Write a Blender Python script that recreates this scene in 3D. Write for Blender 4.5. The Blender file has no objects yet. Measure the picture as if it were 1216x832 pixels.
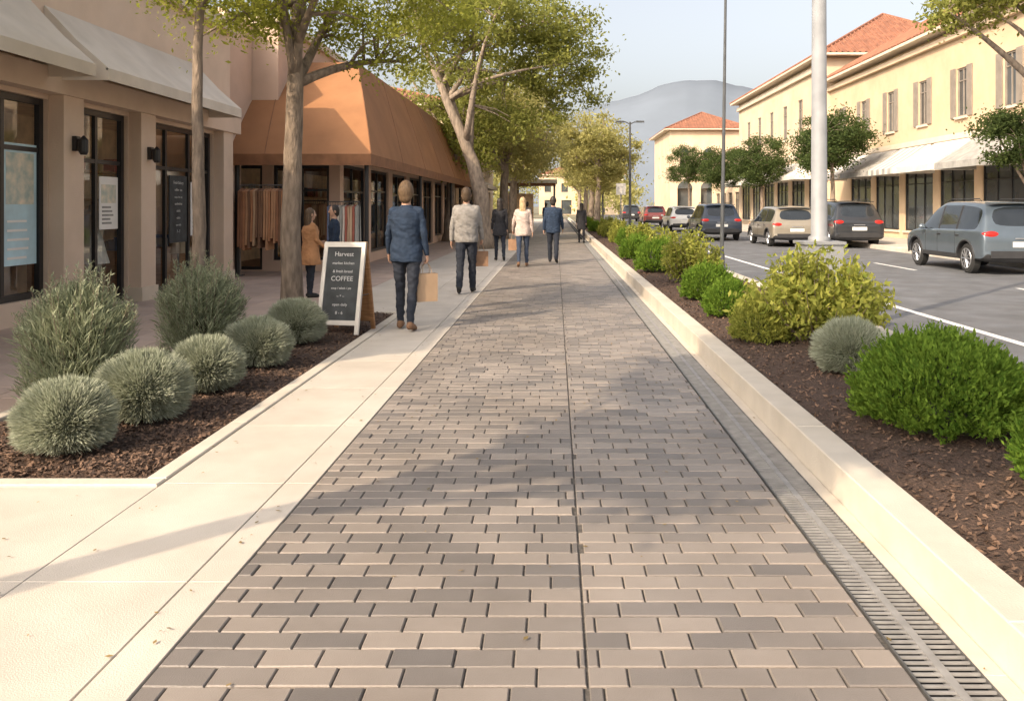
import bpy, math, random, bmesh
import numpy as np
from mathutils import Vector, Matrix, noise
random.seed(7); RNG=np.random.default_rng(7)
scene=bpy.context.scene
COL=scene.collection
# ------------------------------------------------------------------ materials
MATS={}
def newmat(name):
    m=bpy.data.materials.new(name); m.use_nodes=True
    nt=m.node_tree; nt.nodes.clear()
    out=nt.nodes.new('ShaderNodeOutputMaterial')
    return m,nt,out
def mat(name,c,rough=.7,var=.15,scale=4,bump=.0,bscale=40,metal=0,c2=None,detail=3,spec=.5,island=0,trans=0,coat=0,stretch=None,dirt=0):
    if name in MATS: return MATS[name]
    m,nt,out=newmat(name); N=nt.nodes; L=nt.links
    p=N.new('ShaderNodeBsdfPrincipled'); L.new(p.outputs[0],out.inputs[0])
    p.inputs['Roughness'].default_value=rough; p.inputs['Metallic'].default_value=metal
    p.inputs['Specular IOR Level'].default_value=spec
    if coat: p.inputs['Coat Weight'].default_value=coat; p.inputs['Coat Roughness'].default_value=.05
    tc=N.new('ShaderNodeTexCoord'); src=tc.outputs['Object']
    if stretch:
        mp=N.new('ShaderNodeMapping'); mp.inputs['Scale'].default_value=stretch; L.new(src,mp.inputs[0]); src=mp.outputs[0]
    nz=N.new('ShaderNodeTexNoise'); nz.inputs['Scale'].default_value=scale; nz.inputs['Detail'].default_value=detail; L.new(src,nz.inputs['Vector'])
    if c2 is None: c2=tuple(x*(1-var*1.6) for x in c); cc=tuple(min(1,x*(1+var)) for x in c)
    else: cc=c
    rmp=N.new('ShaderNodeValToRGB'); rmp.color_ramp.elements[0].position=.3; rmp.color_ramp.elements[1].position=.7
    rmp.color_ramp.elements[0].color=(*c2,1); rmp.color_ramp.elements[1].color=(*cc,1)
    fac=nz.outputs['Fac']
    if island:
        g=N.new('ShaderNodeNewGeometry'); mx=N.new('ShaderNodeMix'); mx.data_type='FLOAT'; mx.inputs[0].default_value=island
        L.new(fac,mx.inputs[2]); L.new(g.outputs['Random Per Island'],mx.inputs[3]); fac=mx.outputs[0]
        if island>.25: rmp.color_ramp.elements[0].position=.15; rmp.color_ramp.elements[1].position=.85
    L.new(fac,rmp.inputs[0]); colo=rmp.outputs[0]
    if dirt:
        n2=N.new('ShaderNodeTexNoise'); n2.inputs['Scale'].default_value=.9; n2.inputs['Detail'].default_value=5; n2.inputs['Roughness'].default_value=.65; L.new(tc.outputs['Object'],n2.inputs['Vector'])
        r2=N.new('ShaderNodeValToRGB'); r2.color_ramp.elements[0].position=.35; r2.color_ramp.elements[1].position=.65
        v=1-dirt; r2.color_ramp.elements[0].color=(v,v*.98,v*.95,1); r2.color_ramp.elements[1].color=(1,1,1,1); L.new(n2.outputs['Fac'],r2.inputs[0])
        mm=N.new('ShaderNodeMix'); mm.data_type='RGBA'; mm.blend_type='MULTIPLY'; mm.inputs[0].default_value=1
        L.new(colo,mm.inputs[6]); L.new(r2.outputs[0],mm.inputs[7]); colo=mm.outputs[2]
    L.new(colo,p.inputs['Base Color'])
    if bump:
        n3=N.new('ShaderNodeTexNoise'); n3.inputs['Scale'].default_value=bscale; n3.inputs['Detail'].default_value=4; L.new(src,n3.inputs['Vector'])
        b=N.new('ShaderNodeBump'); b.inputs['Strength'].default_value=bump; b.inputs['Distance'].default_value=.02
        L.new(n3.outputs['Fac'],b.inputs['Height']); L.new(b.outputs[0],p.inputs['Normal'])
    MATS[name]=m; return m
def leafmat(name,c1,c2,tc,trans=.35,ns=.8):
    m,nt,out=newmat(name); N=nt.nodes; L=nt.links
    g=N.new('ShaderNodeNewGeometry'); t=N.new('ShaderNodeTexCoord'); nz=N.new('ShaderNodeTexNoise'); nz.inputs['Scale'].default_value=ns; nz.inputs['Detail'].default_value=1
    L.new(t.outputs['Object'],nz.inputs['Vector'])
    mx=N.new('ShaderNodeMix'); mx.data_type='FLOAT'; mx.inputs[0].default_value=.55; L.new(nz.outputs['Fac'],mx.inputs[2]); L.new(g.outputs['Random Per Island'],mx.inputs[3])
    r=N.new('ShaderNodeValToRGB'); r.color_ramp.elements[0].position=.2; r.color_ramp.elements[1].position=.8
    r.color_ramp.elements[0].color=(*c1,1); r.color_ramp.elements[1].color=(*c2,1); L.new(mx.outputs[0],r.inputs[0])
    p=N.new('ShaderNodeBsdfDiffuse'); L.new(r.outputs[0],p.inputs['Color'])
    tr=N.new('ShaderNodeBsdfTranslucent')
    m2=N.new('ShaderNodeMix'); m2.data_type='RGBA'; m2.inputs[0].default_value=.7; L.new(r.outputs[0],m2.inputs[6]); m2.inputs[7].default_value=(*tc,1); L.new(m2.outputs[2],tr.inputs[0])
    ms=N.new('ShaderNodeMixShader'); ms.inputs[0].default_value=trans; L.new(p.outputs[0],ms.inputs[1]); L.new(tr.outputs[0],ms.inputs[2]); L.new(ms.outputs[0],out.inputs[0])
    return m
def glassmat(name,tr=.55):
    m,nt,out=newmat(name); N=nt.nodes; L=nt.links
    a=N.new('ShaderNodeBsdfTransparent'); a.inputs[0].default_value=(.9,.94,.94,1)
    g=N.new('ShaderNodeBsdfGlossy'); g.inputs['Color'].default_value=(.8,.85,.9,1); g.inputs['Roughness'].default_value=.03
    ms=N.new('ShaderNodeMixShader'); ms.inputs[0].default_value=1-tr; L.new(a.outputs[0],ms.inputs[1]); L.new(g.outputs[0],ms.inputs[2]); L.new(ms.outputs[0],out.inputs[0]); return m

M_brick=mat('paver_brick',(.33,.285,.25),.45,c2=(.155,.142,.135),scale=1.2,bump=.2,bscale=220,island=.6,dirt=.22)
M_joint=mat('joint_sand',(.10,.09,.08),.9,var=.3,scale=60,bump=.4)
M_conc=mat('concrete',(.56,.51,.445),.75,var=.05,scale=3,bump=.18,bscale=160,island=.04,dirt=.14)
M_conc2=mat('concrete_kerb',(.60,.545,.465),.8,var=.05,scale=5,bump=.2,bscale=130,island=.05,dirt=.12)
M_tile=mat('plaza_tile',(.54,.42,.35),.7,c2=(.44,.34,.29),scale=3,bump=.15,island=.7,dirt=.15)
M_asph=mat('asphalt',(.15,.157,.17),.7,var=.15,scale=2,bump=.35,bscale=180,dirt=.22)
M_paint=mat('road_paint',(.78,.78,.76),.6,var=.12,scale=20)
M_mulch=mat('mulch',(.105,.064,.046),.95,c2=(.045,.028,.020),scale=60,bump=1,bscale=70)
M_chip=mat('mulch_chip',(.19,.115,.075),.9,c2=(.045,.028,.020),island=.9,scale=5)
M_ground=mat('earth',(.20,.18,.12),.95,var=.3,scale=.05)
M_steel=mat('galvanised_steel',(.12,.12,.12),.5,var=.2,scale=12,metal=.3)
M_rail=mat('drain_rail',(.26,.255,.25),.6,var=.15,scale=12)
M_dark=mat('dark_void',(.008,.008,.009),.9)
M_stucco=mat('stucco_beige',(.70,.55,.43),.9,var=.04,scale=1.5,bump=.25,bscale=60,dirt=.08)
M_stucco2=mat('stucco_pink',(.60,.44,.34),.9,var=.05,scale=1.5,bump=.25,bscale=60,dirt=.08)
M_cream=mat('stucco_cream',(.62,.47,.315),.9,var=.05,scale=.6,bump=.2,bscale=30,dirt=.12)
M_cream2=mat('stucco_sand',(.63,.50,.36),.9,var=.05,scale=.6,bump=.2,bscale=30,dirt=.12)
M_trim=mat('stone_trim',(.62,.53,.42),.8,var=.06,scale=2,bump=.1)
M_black=mat('black_frame',(.02,.02,.022),.4,var=.1)
M_taupe=mat('taupe_shutter',(.24,.205,.17),.7,var=.1)
M_awn=mat('awning_canvas',(.68,.61,.52),.85,var=.05,scale=2,bump=.15,bscale=15,dirt=.12)
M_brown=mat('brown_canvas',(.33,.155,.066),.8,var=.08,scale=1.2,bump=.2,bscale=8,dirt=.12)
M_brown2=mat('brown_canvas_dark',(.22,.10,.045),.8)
M_white=mat('white_canvas',(.60,.57,.52),.8,var=.06)
M_paper=mat('poster_white',(.82,.80,.76),.7,var=.03)
M_grey=mat('grey_canvas',(.32,.31,.29),.8)
M_roof=mat('clay_roof_tile',(.31,.135,.08),.85,c2=(.18,.08,.05),scale=2.5,bump=.8,bscale=8)
M_gl=glassmat('shop_glass',tr=.85); M_gl2=mat('window_glass',(.07,.08,.085),.08,var=.3,scale=.5,spec=.9)
M_cargl=mat('car_glass',(.02,.025,.03),.04,spec=.9)
M_int=mat('interior_wall',(.85,.62,.40),.9); M_wood=mat('wood',(.45,.24,.11),.6,c2=(.28,.14,.06),scale=6,stretch=(1,1,8))
M_bark=mat('bark',(.29,.225,.17),.9,c2=(.13,.10,.075),scale=9,bump=.9,bscale=22,stretch=(2,2,.6))
M_bark2=mat('bark_light',(.33,.265,.205),.9,c2=(.15,.118,.092),scale=7,bump=.8,bscale=12,stretch=(2,2,.6))
M_pole=mat('painted_steel',(.25,.257,.265),.5,var=.1,scale=5,metal=.1)
M_poledark=mat('dark_steel',(.07,.075,.08),.4)
M_tyre=mat('rubber',(.02,.02,.02),.8); M_rim=mat('alloy',(.45,.46,.48),.3,metal=.8,var=.05)
M_red=mat('tail_lamp',(.5,.02,.015),.15,var=.1); M_plate=mat('number_plate',(.65,.65,.62),.4,var=.05); M_plast=mat('black_plastic',(.03,.03,.032),.55)
M_slate=mat('chalkboard',(.045,.05,.052),.8,var=.25,scale=7); M_chalk=mat('chalk',(.58,.58,.56),.9)
M_frame=mat('sign_frame',(.62,.58,.52),.6,var=.08,scale=6)
M_kraft=mat('kraft_paper',(.40,.275,.175),.8,var=.08,scale=4,bump=.2,bscale=12)
L_tree=leafmat('leaf_light',(.11,.135,.025),(.33,.35,.075),(.58,.57,.10),.45)
L_tree2=leafmat('leaf_mid',(.09,.11,.03),(.27,.28,.08),(.48,.48,.11),.42,ns=.5)
L_gold=leafmat('leaf_gold',(.20,.20,.07),(.42,.39,.16),(.62,.57,.20),.45,ns=.4)
L_dark=leafmat('leaf_dark',(.03,.05,.02),(.09,.12,.04),(.14,.18,.05),.28,ns=.6)
L_lav=leafmat('leaf_silver',(.24,.27,.195),(.54,.56,.44),(.48,.50,.36),.3,ns=3)
L_green=leafmat('leaf_bright',(.05,.11,.018),(.19,.29,.045),(.34,.46,.06),.4,ns=4)
L_yel=leafmat('leaf_yellow',(.13,.17,.035),(.38,.38,.09),(.54,.53,.12),.42,ns=3)
L_olive=leafmat('leaf_olive',(.17,.205,.13),(.43,.46,.32),(.44,.47,.28),.35,ns=3)
# ------------------------------------------------------------------ mesh helpers
class MB:
    def __init__(s): s.v=[];s.f=[];s.m=[];s.mats=[]
    def mi(s,m):
        if m not in s.mats: s.mats.append(m)
        return s.mats.index(m)
    def add(s,V,F,m):
        o=len(s.v); k=s.mi(m); s.v+= [tuple(x) for x in V]
        for f in F: s.f.append([i+o for i in f]); s.m.append(k)
    def box(s,x0,x1,y0,y1,z0,z1,m,M=None):
        V=[Vector(p) for p in [(x0,y0,z0),(x1,y0,z0),(x1,y1,z0),(x0,y1,z0),(x0,y0,z1),(x1,y0,z1),(x1,y1,z1),(x0,y1,z1)]]
        if M is not None: V=[M@p for p in V]
        s.add(V,[(0,3,2,1),(4,5,6,7),(0,1,5,4),(1,2,6,5),(2,3,7,6),(3,0,4,7)],m)
    def cbox(s,c,d,m,M=None):
        s.box(c[0]-d[0]/2,c[0]+d[0]/2,c[1]-d[1]/2,c[1]+d[1]/2,c[2]-d[2]/2,c[2]+d[2]/2,m,M)
    def tube(s,P,R,m,n=10,caps=True):
        P=[Vector(p) for p in P]; V=[];F=[]; up=Vector((.13,.97,.2)).normalized()
        for i,p in enumerate(P):
            t=(P[min(i+1,len(P)-1)]-P[max(i-1,0)]).normalized()
            a=t.cross(up)
            if a.length<.1: a=t.cross(Vector((1,0,0)))
            a.normalize(); b=t.cross(a)
            for k in range(n):
                q=2*math.pi*k/n; V.append(p+(a*math.cos(q)+b*math.sin(q))*R[i])
        for i in range(len(P)-1):
            for k in range(n):
                k2=(k+1)%n; F.append((i*n+k,i*n+k2,(i+1)*n+k2,(i+1)*n+k))
        if caps: F.append(tuple(range(n))[::-1]); F.append(tuple((len(P)-1)*n+k for k in range(n)))
        s.add(V,F,m)
    def ell(s,c,r,m,nu=14,nv=10,M=None):
        V=[];F=[]
        for j in range(1,nv):
            t=math.pi*j/nv
            for i in range(nu):
                q=2*math.pi*i/nu; V.append(Vector((r[0]*math.sin(t)*math.cos(q),r[1]*math.sin(t)*math.sin(q),r[2]*math.cos(t))))
        V.append(Vector((0,0,r[2]))); V.append(Vector((0,0,-r[2]))); T=len(V)-2
        for j in range(nv-2):
            for i in range(nu):
                i2=(i+1)%nu; F.append((j*nu+i,(j+1)*nu+i,(j+1)*nu+i2,j*nu+i2))
        for i in range(nu):
            i2=(i+1)%nu; F.append((T,i,i2)); F.append((T+1,(nv-2)*nu+i2,(nv-2)*nu+i))
        V=[(M@p if M else p)+Vector(c) for p in V]; s.add(V,F,m)
    def build(s,name,parent=None,smooth=False,bevel=0,bang=35):
        me=bpy.data.meshes.new(name); me.from_pydata(s.v,[],s.f)
        for m in s.mats: me.materials.append(m)
        if s.m: me.polygons.foreach_set('material_index',s.m)
        if smooth: me.polygons.foreach_set('use_smooth',[True]*len(me.polygons))
        me.update(); o=bpy.data.objects.new(name,me); COL.objects.link(o)
        if parent: o.parent=parent
        if bevel:
            b=o.modifiers.new('b','BEVEL'); b.width=bevel; b.segments=2; b.limit_method='ANGLE'; b.angle_limit=math.radians(bang)
        return o
def empty(name,loc=(0,0,0)):
    e=bpy.data.objects.new(name,None); COL.objects.link(e); e.location=loc; e.empty_display_size=.2; return e
def np_mesh(name,V,F,m,parent=None):
    me=bpy.data.meshes.new(name); n=len(F)
    me.vertices.add(len(V)); me.vertices.foreach_set('co',np.asarray(V,dtype=np.float32).ravel())
    me.loops.add(4*n); me.loops.foreach_set('vertex_index',np.asarray(F,dtype=np.int32).ravel())
    me.polygons.add(n); me.polygons.foreach_set('loop_start',np.arange(n,dtype=np.int32)*4)
    me.update(calc_edges=True); me.validate(); me.polygons.foreach_set('use_smooth',np.zeros(len(me.polygons),dtype=bool)); me.materials.append(m)
    o=bpy.data.objects.new(name,me); COL.objects.link(o)
    if parent: o.parent=parent
    return o
def unit(n):
    v=RNG.normal(size=(n,3)); return v/np.linalg.norm(v,axis=1)[:,None]
def diamonds(C,U,W,l,w,fold=True):
    n=len(C); l=np.asarray(l).reshape(-1,1)*np.ones((n,1)); w=np.asarray(w).reshape(-1,1)*np.ones((n,1))
    Wp=np.cross(U,W); Wp/= (np.linalg.norm(Wp,axis=1)[:,None]+1e-9)
    V=np.stack([C-U*l/2,C+Wp*w/2+U*l*.05,C+U*l/2,C-Wp*w/2+U*l*.05],1).reshape(-1,3)
    F=np.arange(4*n).reshape(n,4); return V,F
def leaves_mesh(name,C,size,m,parent,aspect=.5,up=.2):
    n=len(C); U=unit(n); U[:,2]-=up; U/=np.linalg.norm(U,axis=1)[:,None]; s=size*RNG.uniform(.6,1.3,n)
    V,F=diamonds(C,U,unit(n),s,s*aspect); return np_mesh(name,V,F,m,parent)
def tree(name,trunk,radii,ells,ncl,nleaf,size,lm,bm=M_bark,crad=.45,limbs=7,seed=1,fork=.6,aspect=.5):
    rnd=random.Random(seed); e=empty(name,trunk[0]); T=[Vector(p) for p in trunk]; off=T[0].copy()
    T=[p-off for p in T]
    mb=MB()
    P=[];R=[]
    for i in range(len(T)-1):
        for k in range(5):
            t=k/5; P.append(T[i].lerp(T[i+1],t)+Vector((rnd.uniform(-1,1),rnd.uniform(-1,1),0))*radii[i]*.12); R.append(radii[i]*(1-t)+radii[i+1]*t)
    P.append(T[-1]); R.append(radii[-1]); R[0]*=1.35; R[1]*=1.1
    mb.tube(P,R,bm,n=12)
    cl=[]
    vols=[a[3]*a[4]*a[5] for a in ells]; tot=sum(vols)
    for a,v in zip(ells,vols):
        for i in range(max(3,int(ncl*v/tot))):
            u=Vector((rnd.gauss(0,1),rnd.gauss(0,1),rnd.gauss(0,1))).normalized()*(rnd.random()**.42)
            cl.append(Vector((a[0]+u.x*a[3],a[1]+u.y*a[4],a[2]+u.z*a[5]))-off)
    ends=[rnd.choice(cl)]
    while len(ends)<min(limbs,len(cl)):
        ends.append(max(cl,key=lambda c:min((c-q).length for q in ends)))
    k0=int(len(P)*fork); LP=[]
    for q in ends:
        i=rnd.randint(k0,len(P)-1); s0=P[i]; r0=R[i]*.62
        m1=s0.lerp(q,.35)+Vector((rnd.uniform(-.1,.1),rnd.uniform(-.1,.1),.12))*(q-s0).length; m2=s0.lerp(q,.7)+Vector((rnd.uniform(-.08,.08),rnd.uniform(-.08,.08),.06))*(q-s0).length
        pts=[];rr=[]
        for k in range(9):
            t=k/8; a=s0*(1-t)**3+m1*3*t*(1-t)**2+m2*3*t*t*(1-t)+q*t**3; pts.append(a); rr.append(r0*(1-t)+.006+r0*.12*t)
        mb.tube(pts,rr,bm,n=7); LP+=[(pts[k],rr[k]) for k in range(2,9)]
    for q in cl:
        s0,r0=min(LP,key=lambda a:(a[0]-q).length+.3*max(0,a[0].z-q.z))
        if (s0-q).length<.05: continue
        mid=s0.lerp(q,.5)+Vector((rnd.uniform(-.1,.1),rnd.uniform(-.1,.1),.08))*(q-s0).length
        mb.tube([s0,mid,q],[min(r0*.6,.03+.02*crad),min(r0*.4,.02),.005],bm,n=5,caps=False)
    t=mb.build('trunk_and_limbs',e,smooth=True)
    C=[]
    for q in cl:
        n=int(nleaf*rnd.uniform(.5,1.4)); s=crad*rnd.uniform(.6,1.25)
        g=RNG.normal(size=(n,3))*np.array([s,s,s*.6])*.6
        C.append(g+np.array(q))
    leaves_mesh('foliage',np.concatenate(C),size,lm,e,aspect)
    return e
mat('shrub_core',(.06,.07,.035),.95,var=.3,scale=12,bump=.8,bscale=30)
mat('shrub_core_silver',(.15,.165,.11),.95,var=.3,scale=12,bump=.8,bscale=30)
def ball(name,c,r,h,n,m,spike=.20,w=.0062,jit=.32,core='shrub_core_silver'):
    e=empty(name,c)
    D=unit(int(n*1.25)); D=D[D[:,2]>-.72]; n=len(D)
    ph=c[1]*3+c[0]
    lump=1+.05*np.sin(D[:,0]*9+ph)*np.cos(D[:,1]*8+ph)+.04*np.sin(D[:,2]*11+ph)
    K=340; T=unit(K); T[:,2]=np.abs(T[:,2])-.35; T/=np.linalg.norm(T,axis=1)[:,None]
    idx=np.argmax(D@T.T,axis=1); D2=D*.72+T[idx]*.28; D2/=np.linalg.norm(D2,axis=1)[:,None]
    S=np.array([r,r,h*.53])
    base=D*S*(1-spike)*lump[:,None]*RNG.uniform(.86,1.03,n)[:,None]; base[:,2]+=h*.46
    U=T[idx]*.9+D2*.5+unit(n)*jit; U[:,2]+=.25; U/=np.linalg.norm(U,axis=1)[:,None]
    l=r*spike*RNG.uniform(.7,1.5,n)
    C=base+U*l[:,None]/2
    V,F=diamonds(C,U,unit(n),l,w*RNG.uniform(.6,1.3,n)); V[:,2]=np.maximum(V[:,2],.004)
    np_mesh('foliage',V,F,m,e)
    mb=MB(); mb.ell((0,0,h*.46),(r*.78,r*.78,h*.44),MATS[core],18,12); mb.build('inner_core',e,smooth=True)  # solid darker core added to stop see-through between the blades
    return e
def dome(name,c,r,h,n,m,size=.04,asp=.4,seed=0):
    e=empty(name,c); D=unit(int(n*1.6)); D=D[D[:,2]>-.35]; n=len(D)
    k=np.array([noise.noise(Vector((d[0]*3.2+c[1],d[1]*3.2+c[0],d[2]*3.2))) for d in D]); k2=np.array([noise.noise(Vector((d[0]*8+c[1],d[1]*8+c[0],d[2]*8))) for d in D])
    R=(1+.20*k+.20*k2)*RNG.uniform(.72,1.0,n)**.6
    P=D*np.array([r,r,h*.64])*R[:,None]; P[:,2]+=h*.34
    U=D*.7+unit(n)*.6; U[:,2]+=.55; U/=np.linalg.norm(U,axis=1)[:,None]
    l=size*RNG.uniform(.6,1.5,n); V,F=diamonds(P,U,unit(n),l,l*asp); V[:,2]=np.maximum(V[:,2],.004); np_mesh('foliage',V,F,m,e)
    q=int(n*.06); I=RNG.integers(0,n,q); B=P[I]; Us=D[I]*.6+unit(q)*.3; Us[:,2]+=.7; Us/=np.linalg.norm(Us,axis=1)[:,None]
    Cc=np.concatenate([B+Us*size*t for t in (.8,1.3,1.8)]); UU=np.concatenate([Us]*3)+unit(3*q)*.6; UU/=np.linalg.norm(UU,axis=1)[:,None]
    V,F=diamonds(Cc,UU,unit(3*q),size*.9,size*.9*asp); V[:,2]=np.maximum(V[:,2],.004); np_mesh('sprigs',V,F,m,e)
    mb=MB(); mb.ell((0,0,h*.34),(r*.70,r*.70,h*.46),MATS['shrub_core'],18,12); mb.build('inner_core',e,smooth=True); return e  # dark solid filler added inside the dome, closes gaps in the leaves
def bush(name,c,r,h,n,m,size,aspect=.45,stems=40,up=-.6,open_=.5):
    e=empty(name,c); mb=MB(); tips=[]
    for i in range(stems):
        a=random.uniform(0,6.28); q=random.random()**.6; rr=r*q; hh=h*(1-.45*q*q)*random.uniform(.75,1.12)
        p=Vector((math.cos(a)*rr,math.sin(a)*rr,hh)); b=Vector((math.cos(a)*rr*.25,math.sin(a)*rr*.25,0)); m_=b.lerp(p,.5)+Vector((math.cos(a),math.sin(a),0))*r*.08
        mb.tube([b,m_,p],[.009,.006,.002],M_bark,n=4,caps=False); tips.append((b,m_,p))
    mb.build('stems',e)
    C=[];k=n//stems
    for b,m_,p in tips:
        t=RNG.uniform(.2,1.0,k)**.75; P=np.outer((1-t)**2,b)+np.outer(2*t*(1-t),m_)+np.outer(t*t,p)
        C.append(P+RNG.normal(size=(k,3))*r*.085*open_*2)
    C=np.concatenate(C); C[:,2]=np.maximum(C[:,2],.03)
    leaves_mesh('foliage',C,size,m,e,aspect,up); return e
# ------------------------------------------------------------------ ground
def sheet(name,x0,x1,y0,y1,z,m):
    mb=MB(); mb.add([(x0,y0,z),(x1,y0,z),(x1,y1,z),(x0,y1,z)],[(0,1,2,3)],m); return mb.build(name)
sheet('ground',-5000,5000,-200,7000,-.06,M_ground)
sheet('road',3.68,11.4,-20,260,-.02,M_asph)
mb=MB()
mb.add([(5.08,-10,-.015),(5.20,-10,-.015),(5.20,200,-.015),(5.08,200,-.015)],[(0,1,2,3)],M_paint)
mb.add([(3.86,-10,-.015),(3.96,-10,-.015),(3.96,200,-.015),(3.86,200,-.015)],[(0,1,2,3)],M_paint)
for i in range(25):
    y=6+i*7; mb.add([(8.5,y,-.015),(8.6,y,-.015),(8.6,y+2.6,-.015),(8.5,y+2.6,-.015)],[(0,1,2,3)],M_paint)
mb.build('road_markings')
def slab(V,F,x0,x1,y0,y1,zt,c=.006,zb=-.03,tilt=0):
    o=len(V); dz=[random.uniform(-tilt,tilt) for _ in range(4)]
    V+= [(x0+c,y0+c,zt+dz[0]),(x1-c,y0+c,zt+dz[1]),(x1-c,y1-c,zt+dz[2]),(x0+c,y1-c,zt+dz[3]),(x0,y0,zt-c+dz[0]),(x1,y0,zt-c+dz[1]),(x1,y1,zt-c+dz[2]),(x0,y1,zt-c+dz[3]),(x0,y0,zb),(x1,y0,zb),(x1,y1,zb),(x0,y1,zb)]
    F+= [(o,o+1,o+2,o+3)]+[(o+4+i,o+4+(i+1)%4,o+(i+1)%4,o+i) for i in range(4)]+[(o+8+i,o+8+(i+1)%4,o+4+(i+1)%4,o+4+i) for i in range(4)]
V=[];F=[];bl=.215;rw=.113;j=.0032;y=.6;r=0
while y<100:
    for (a,b) in ((-1.30,.1),(.102,1.135)):
        x=a-(bl*.5 if r%2 else 0)-(.06 if a>0 else 0)+random.uniform(-.03,.0)
        while x<b-.02:
            L_=bl*random.choice((1,1,1,1.08,1.05,.92))
            xx0=max(x,a);xx1=min(x+L_,b)
            if xx1-xx0>.02: slab(V,F,xx0+j,xx1-j,y+j,y+rw-j,random.uniform(-.0015,.0015),.004,tilt=.0012)
            x+=L_
    y+=rw;r+=1
np_mesh('brick_path',np.array(V),np.array(F),M_brick)
sheet('path_bedding',-1.3,1.14,.3,100,-.009,M_joint)
V=[];F=[]
y=-.23
while y<100:
    slab(V,F,-1.47,-1.306,y+.001,y+1.199,.0,.002); 
    slab(V,F,-2.13,-1.476,y+.0015,y+1.1985,.0,.0025); y+=1.2
y=-.23
while y<4.3:
    y1=min(y+1.2,4.50)
    if y1-y>.3:
        for a,b in ((-4.0,-2.134),(-6.9,-4.004),(-9,-6.906)): slab(V,F,a,b,y+.0015,y1-.0015,0,.0025)
    y+=1.2
y=11.98
while y<100:
    slab(V,F,-3.4,-2.134,y,y+1.197,0,.0025); y+=1.2
np_mesh('concrete_sidewalk',np.array(V),np.array(F),M_conc)
sheet('sidewalk_base',-30,-1.3,-20,100,-.035,M_joint)
V=[];F=[]
y=4.61
while y<60:
    x=-4.03 if y<11.95 else -3.41
    while x>-7.2:
        slab(V,F,x-.396,x-.004,y,y+.39,-.001,.003); x-=.4
    y+=.398
np_mesh('plaza_paving',np.array(V),np.array(F),M_tile)
V=[];F=[]
bx0,bx1,by0,by1=-4.02,-2.138,4.51,11.97
slab(V,F,bx0,bx1,by0,by0+.11,.012,.006); slab(V,F,bx0,bx1,by1-.11,by1,.012,.006)
yy=by0+.114
while yy<by1-.15:
    y2=min(yy+1.2,by1-.114); slab(V,F,bx1-.11,bx1,yy,y2-.002,.012,.006); slab(V,F,bx0,bx0+.11,yy,y2-.002,.012,.006); yy=y2
np_mesh('planter_edging',np.array(V),np.array(F),M_conc2)
def mulch(name,x0,x1,y0,y1,z,amp,res,nchip):
    nx=int((x1-x0)/res)+1; ny=int((y1-y0)/res)+1
    X,Y=np.meshgrid(np.linspace(x0,x1,nx),np.linspace(y0,y1,ny))
    Z=np.array([noise.fractal(Vector((a*5,b*5,0)),.7,2.1,4) for a,b in zip(X.ravel(),Y.ravel())]).reshape(X.shape)*amp
    ed=np.minimum(np.minimum(X-x0,x1-X),np.minimum(Y-y0,y1-Y)); Z=z+Z+np.minimum(ed,.3)*.12
    Vv=np.stack([X.ravel(),Y.ravel(),Z.ravel()],1); I=np.arange(nx*ny).reshape(ny,nx)
    Ff=np.stack([I[:-1,:-1],I[:-1,1:],I[1:,1:],I[1:,:-1]],-1).reshape(-1,4)
    e=empty(name,(0,0,0)); g=np_mesh('soil',Vv,Ff,M_mulch,e); g.data.polygons.foreach_set('use_smooth',[True]*len(g.data.polygons))
    cx=RNG.uniform(x0+.03,x1-.03,nchip); cy=y0+.03+(y1-y0-.06)*RNG.random(nchip)**(1.8 if y1<20 else 3.2)
    ix=np.clip(((cx-x0)/(x1-x0)*(nx-1)).round().astype(int),0,nx-1); iy=np.clip(((cy-y0)/(y1-y0)*(ny-1)).round().astype(int),0,ny-1)
    C=np.stack([cx,cy,Z[iy,ix]+.010],1); U=unit(nchip); U[:,2]*=.35; U/=np.linalg.norm(U,axis=1)[:,None]
    W=np.tile([0,0,1.],(nchip,1))+unit(nchip)*.5; l=RNG.uniform(.014,.05,nchip); Vq,Fq=diamonds(C,U,W,l,l*RNG.uniform(.25,.6,nchip)); np_mesh('chips',Vq,Fq,M_chip,e)
mulch('mulch_bed',-3.92,-2.24,4.61,11.87,-.012,.018,.04,24000)
mulch('mulch_bed',1.635,3.46,1.0,70,.13,.02,.07,52000)
V=[];F=[];y=.3
while y<100:
    slab(V,F,1.45,1.64,y+.0008,y+2.3992,.17,.006); y+=2.4
y=.3
while y<100:
    slab(V,F,3.45,3.66,y+.001,y+2.399,.15,.006,zb=-.04); y+=2.4
np_mesh('median_kerb',np.array(V),np.array(F),M_conc2)
V=[];F=[];y=.3
while y<100:
    slab(V,F,1.375,1.447,y+.001,y+2.399,-.002,.002); y+=2.4
np_mesh('gutter_strip',np.array(V),np.array(F),M_conc2)
e=empty('drain_grate'); mb=MB()
mb.box(1.14,1.372,.4,100,-.03,-.028,M_dark)
for a,b in ((1.142,1.148),(1.366,1.372)): mb.box(a,b,.4,100,-.026,.0,M_steel)
mb.box(1.240,1.270,.4,100,-.026,.0,M_rail)
mb.build('rails',e)
mb=MB(); y=.6
while y<38:
    mb.box(1.148,1.240,y,y+.009,-.010,-.002,M_rail); mb.box(1.270,1.366,y,y+.009,-.010,-.002,M_rail); y+=.034 if y<14 else .045
mb.build('slots',e)
V=[];F=[];y=-10
while y<200:
    slab(V,F,11.4,11.58,y+.003,y+1.997,.13,.012,zb=-.05)
    slab(V,F,11.586,13.3,y+.004,y+1.996,.12,.006,zb=-.05); slab(V,F,13.306,15.2,y+.004,y+1.996,.12,.006,zb=-.05); y+=2
np_mesh('far_sidewalk',np.array(V),np.array(F),M_conc)
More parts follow.
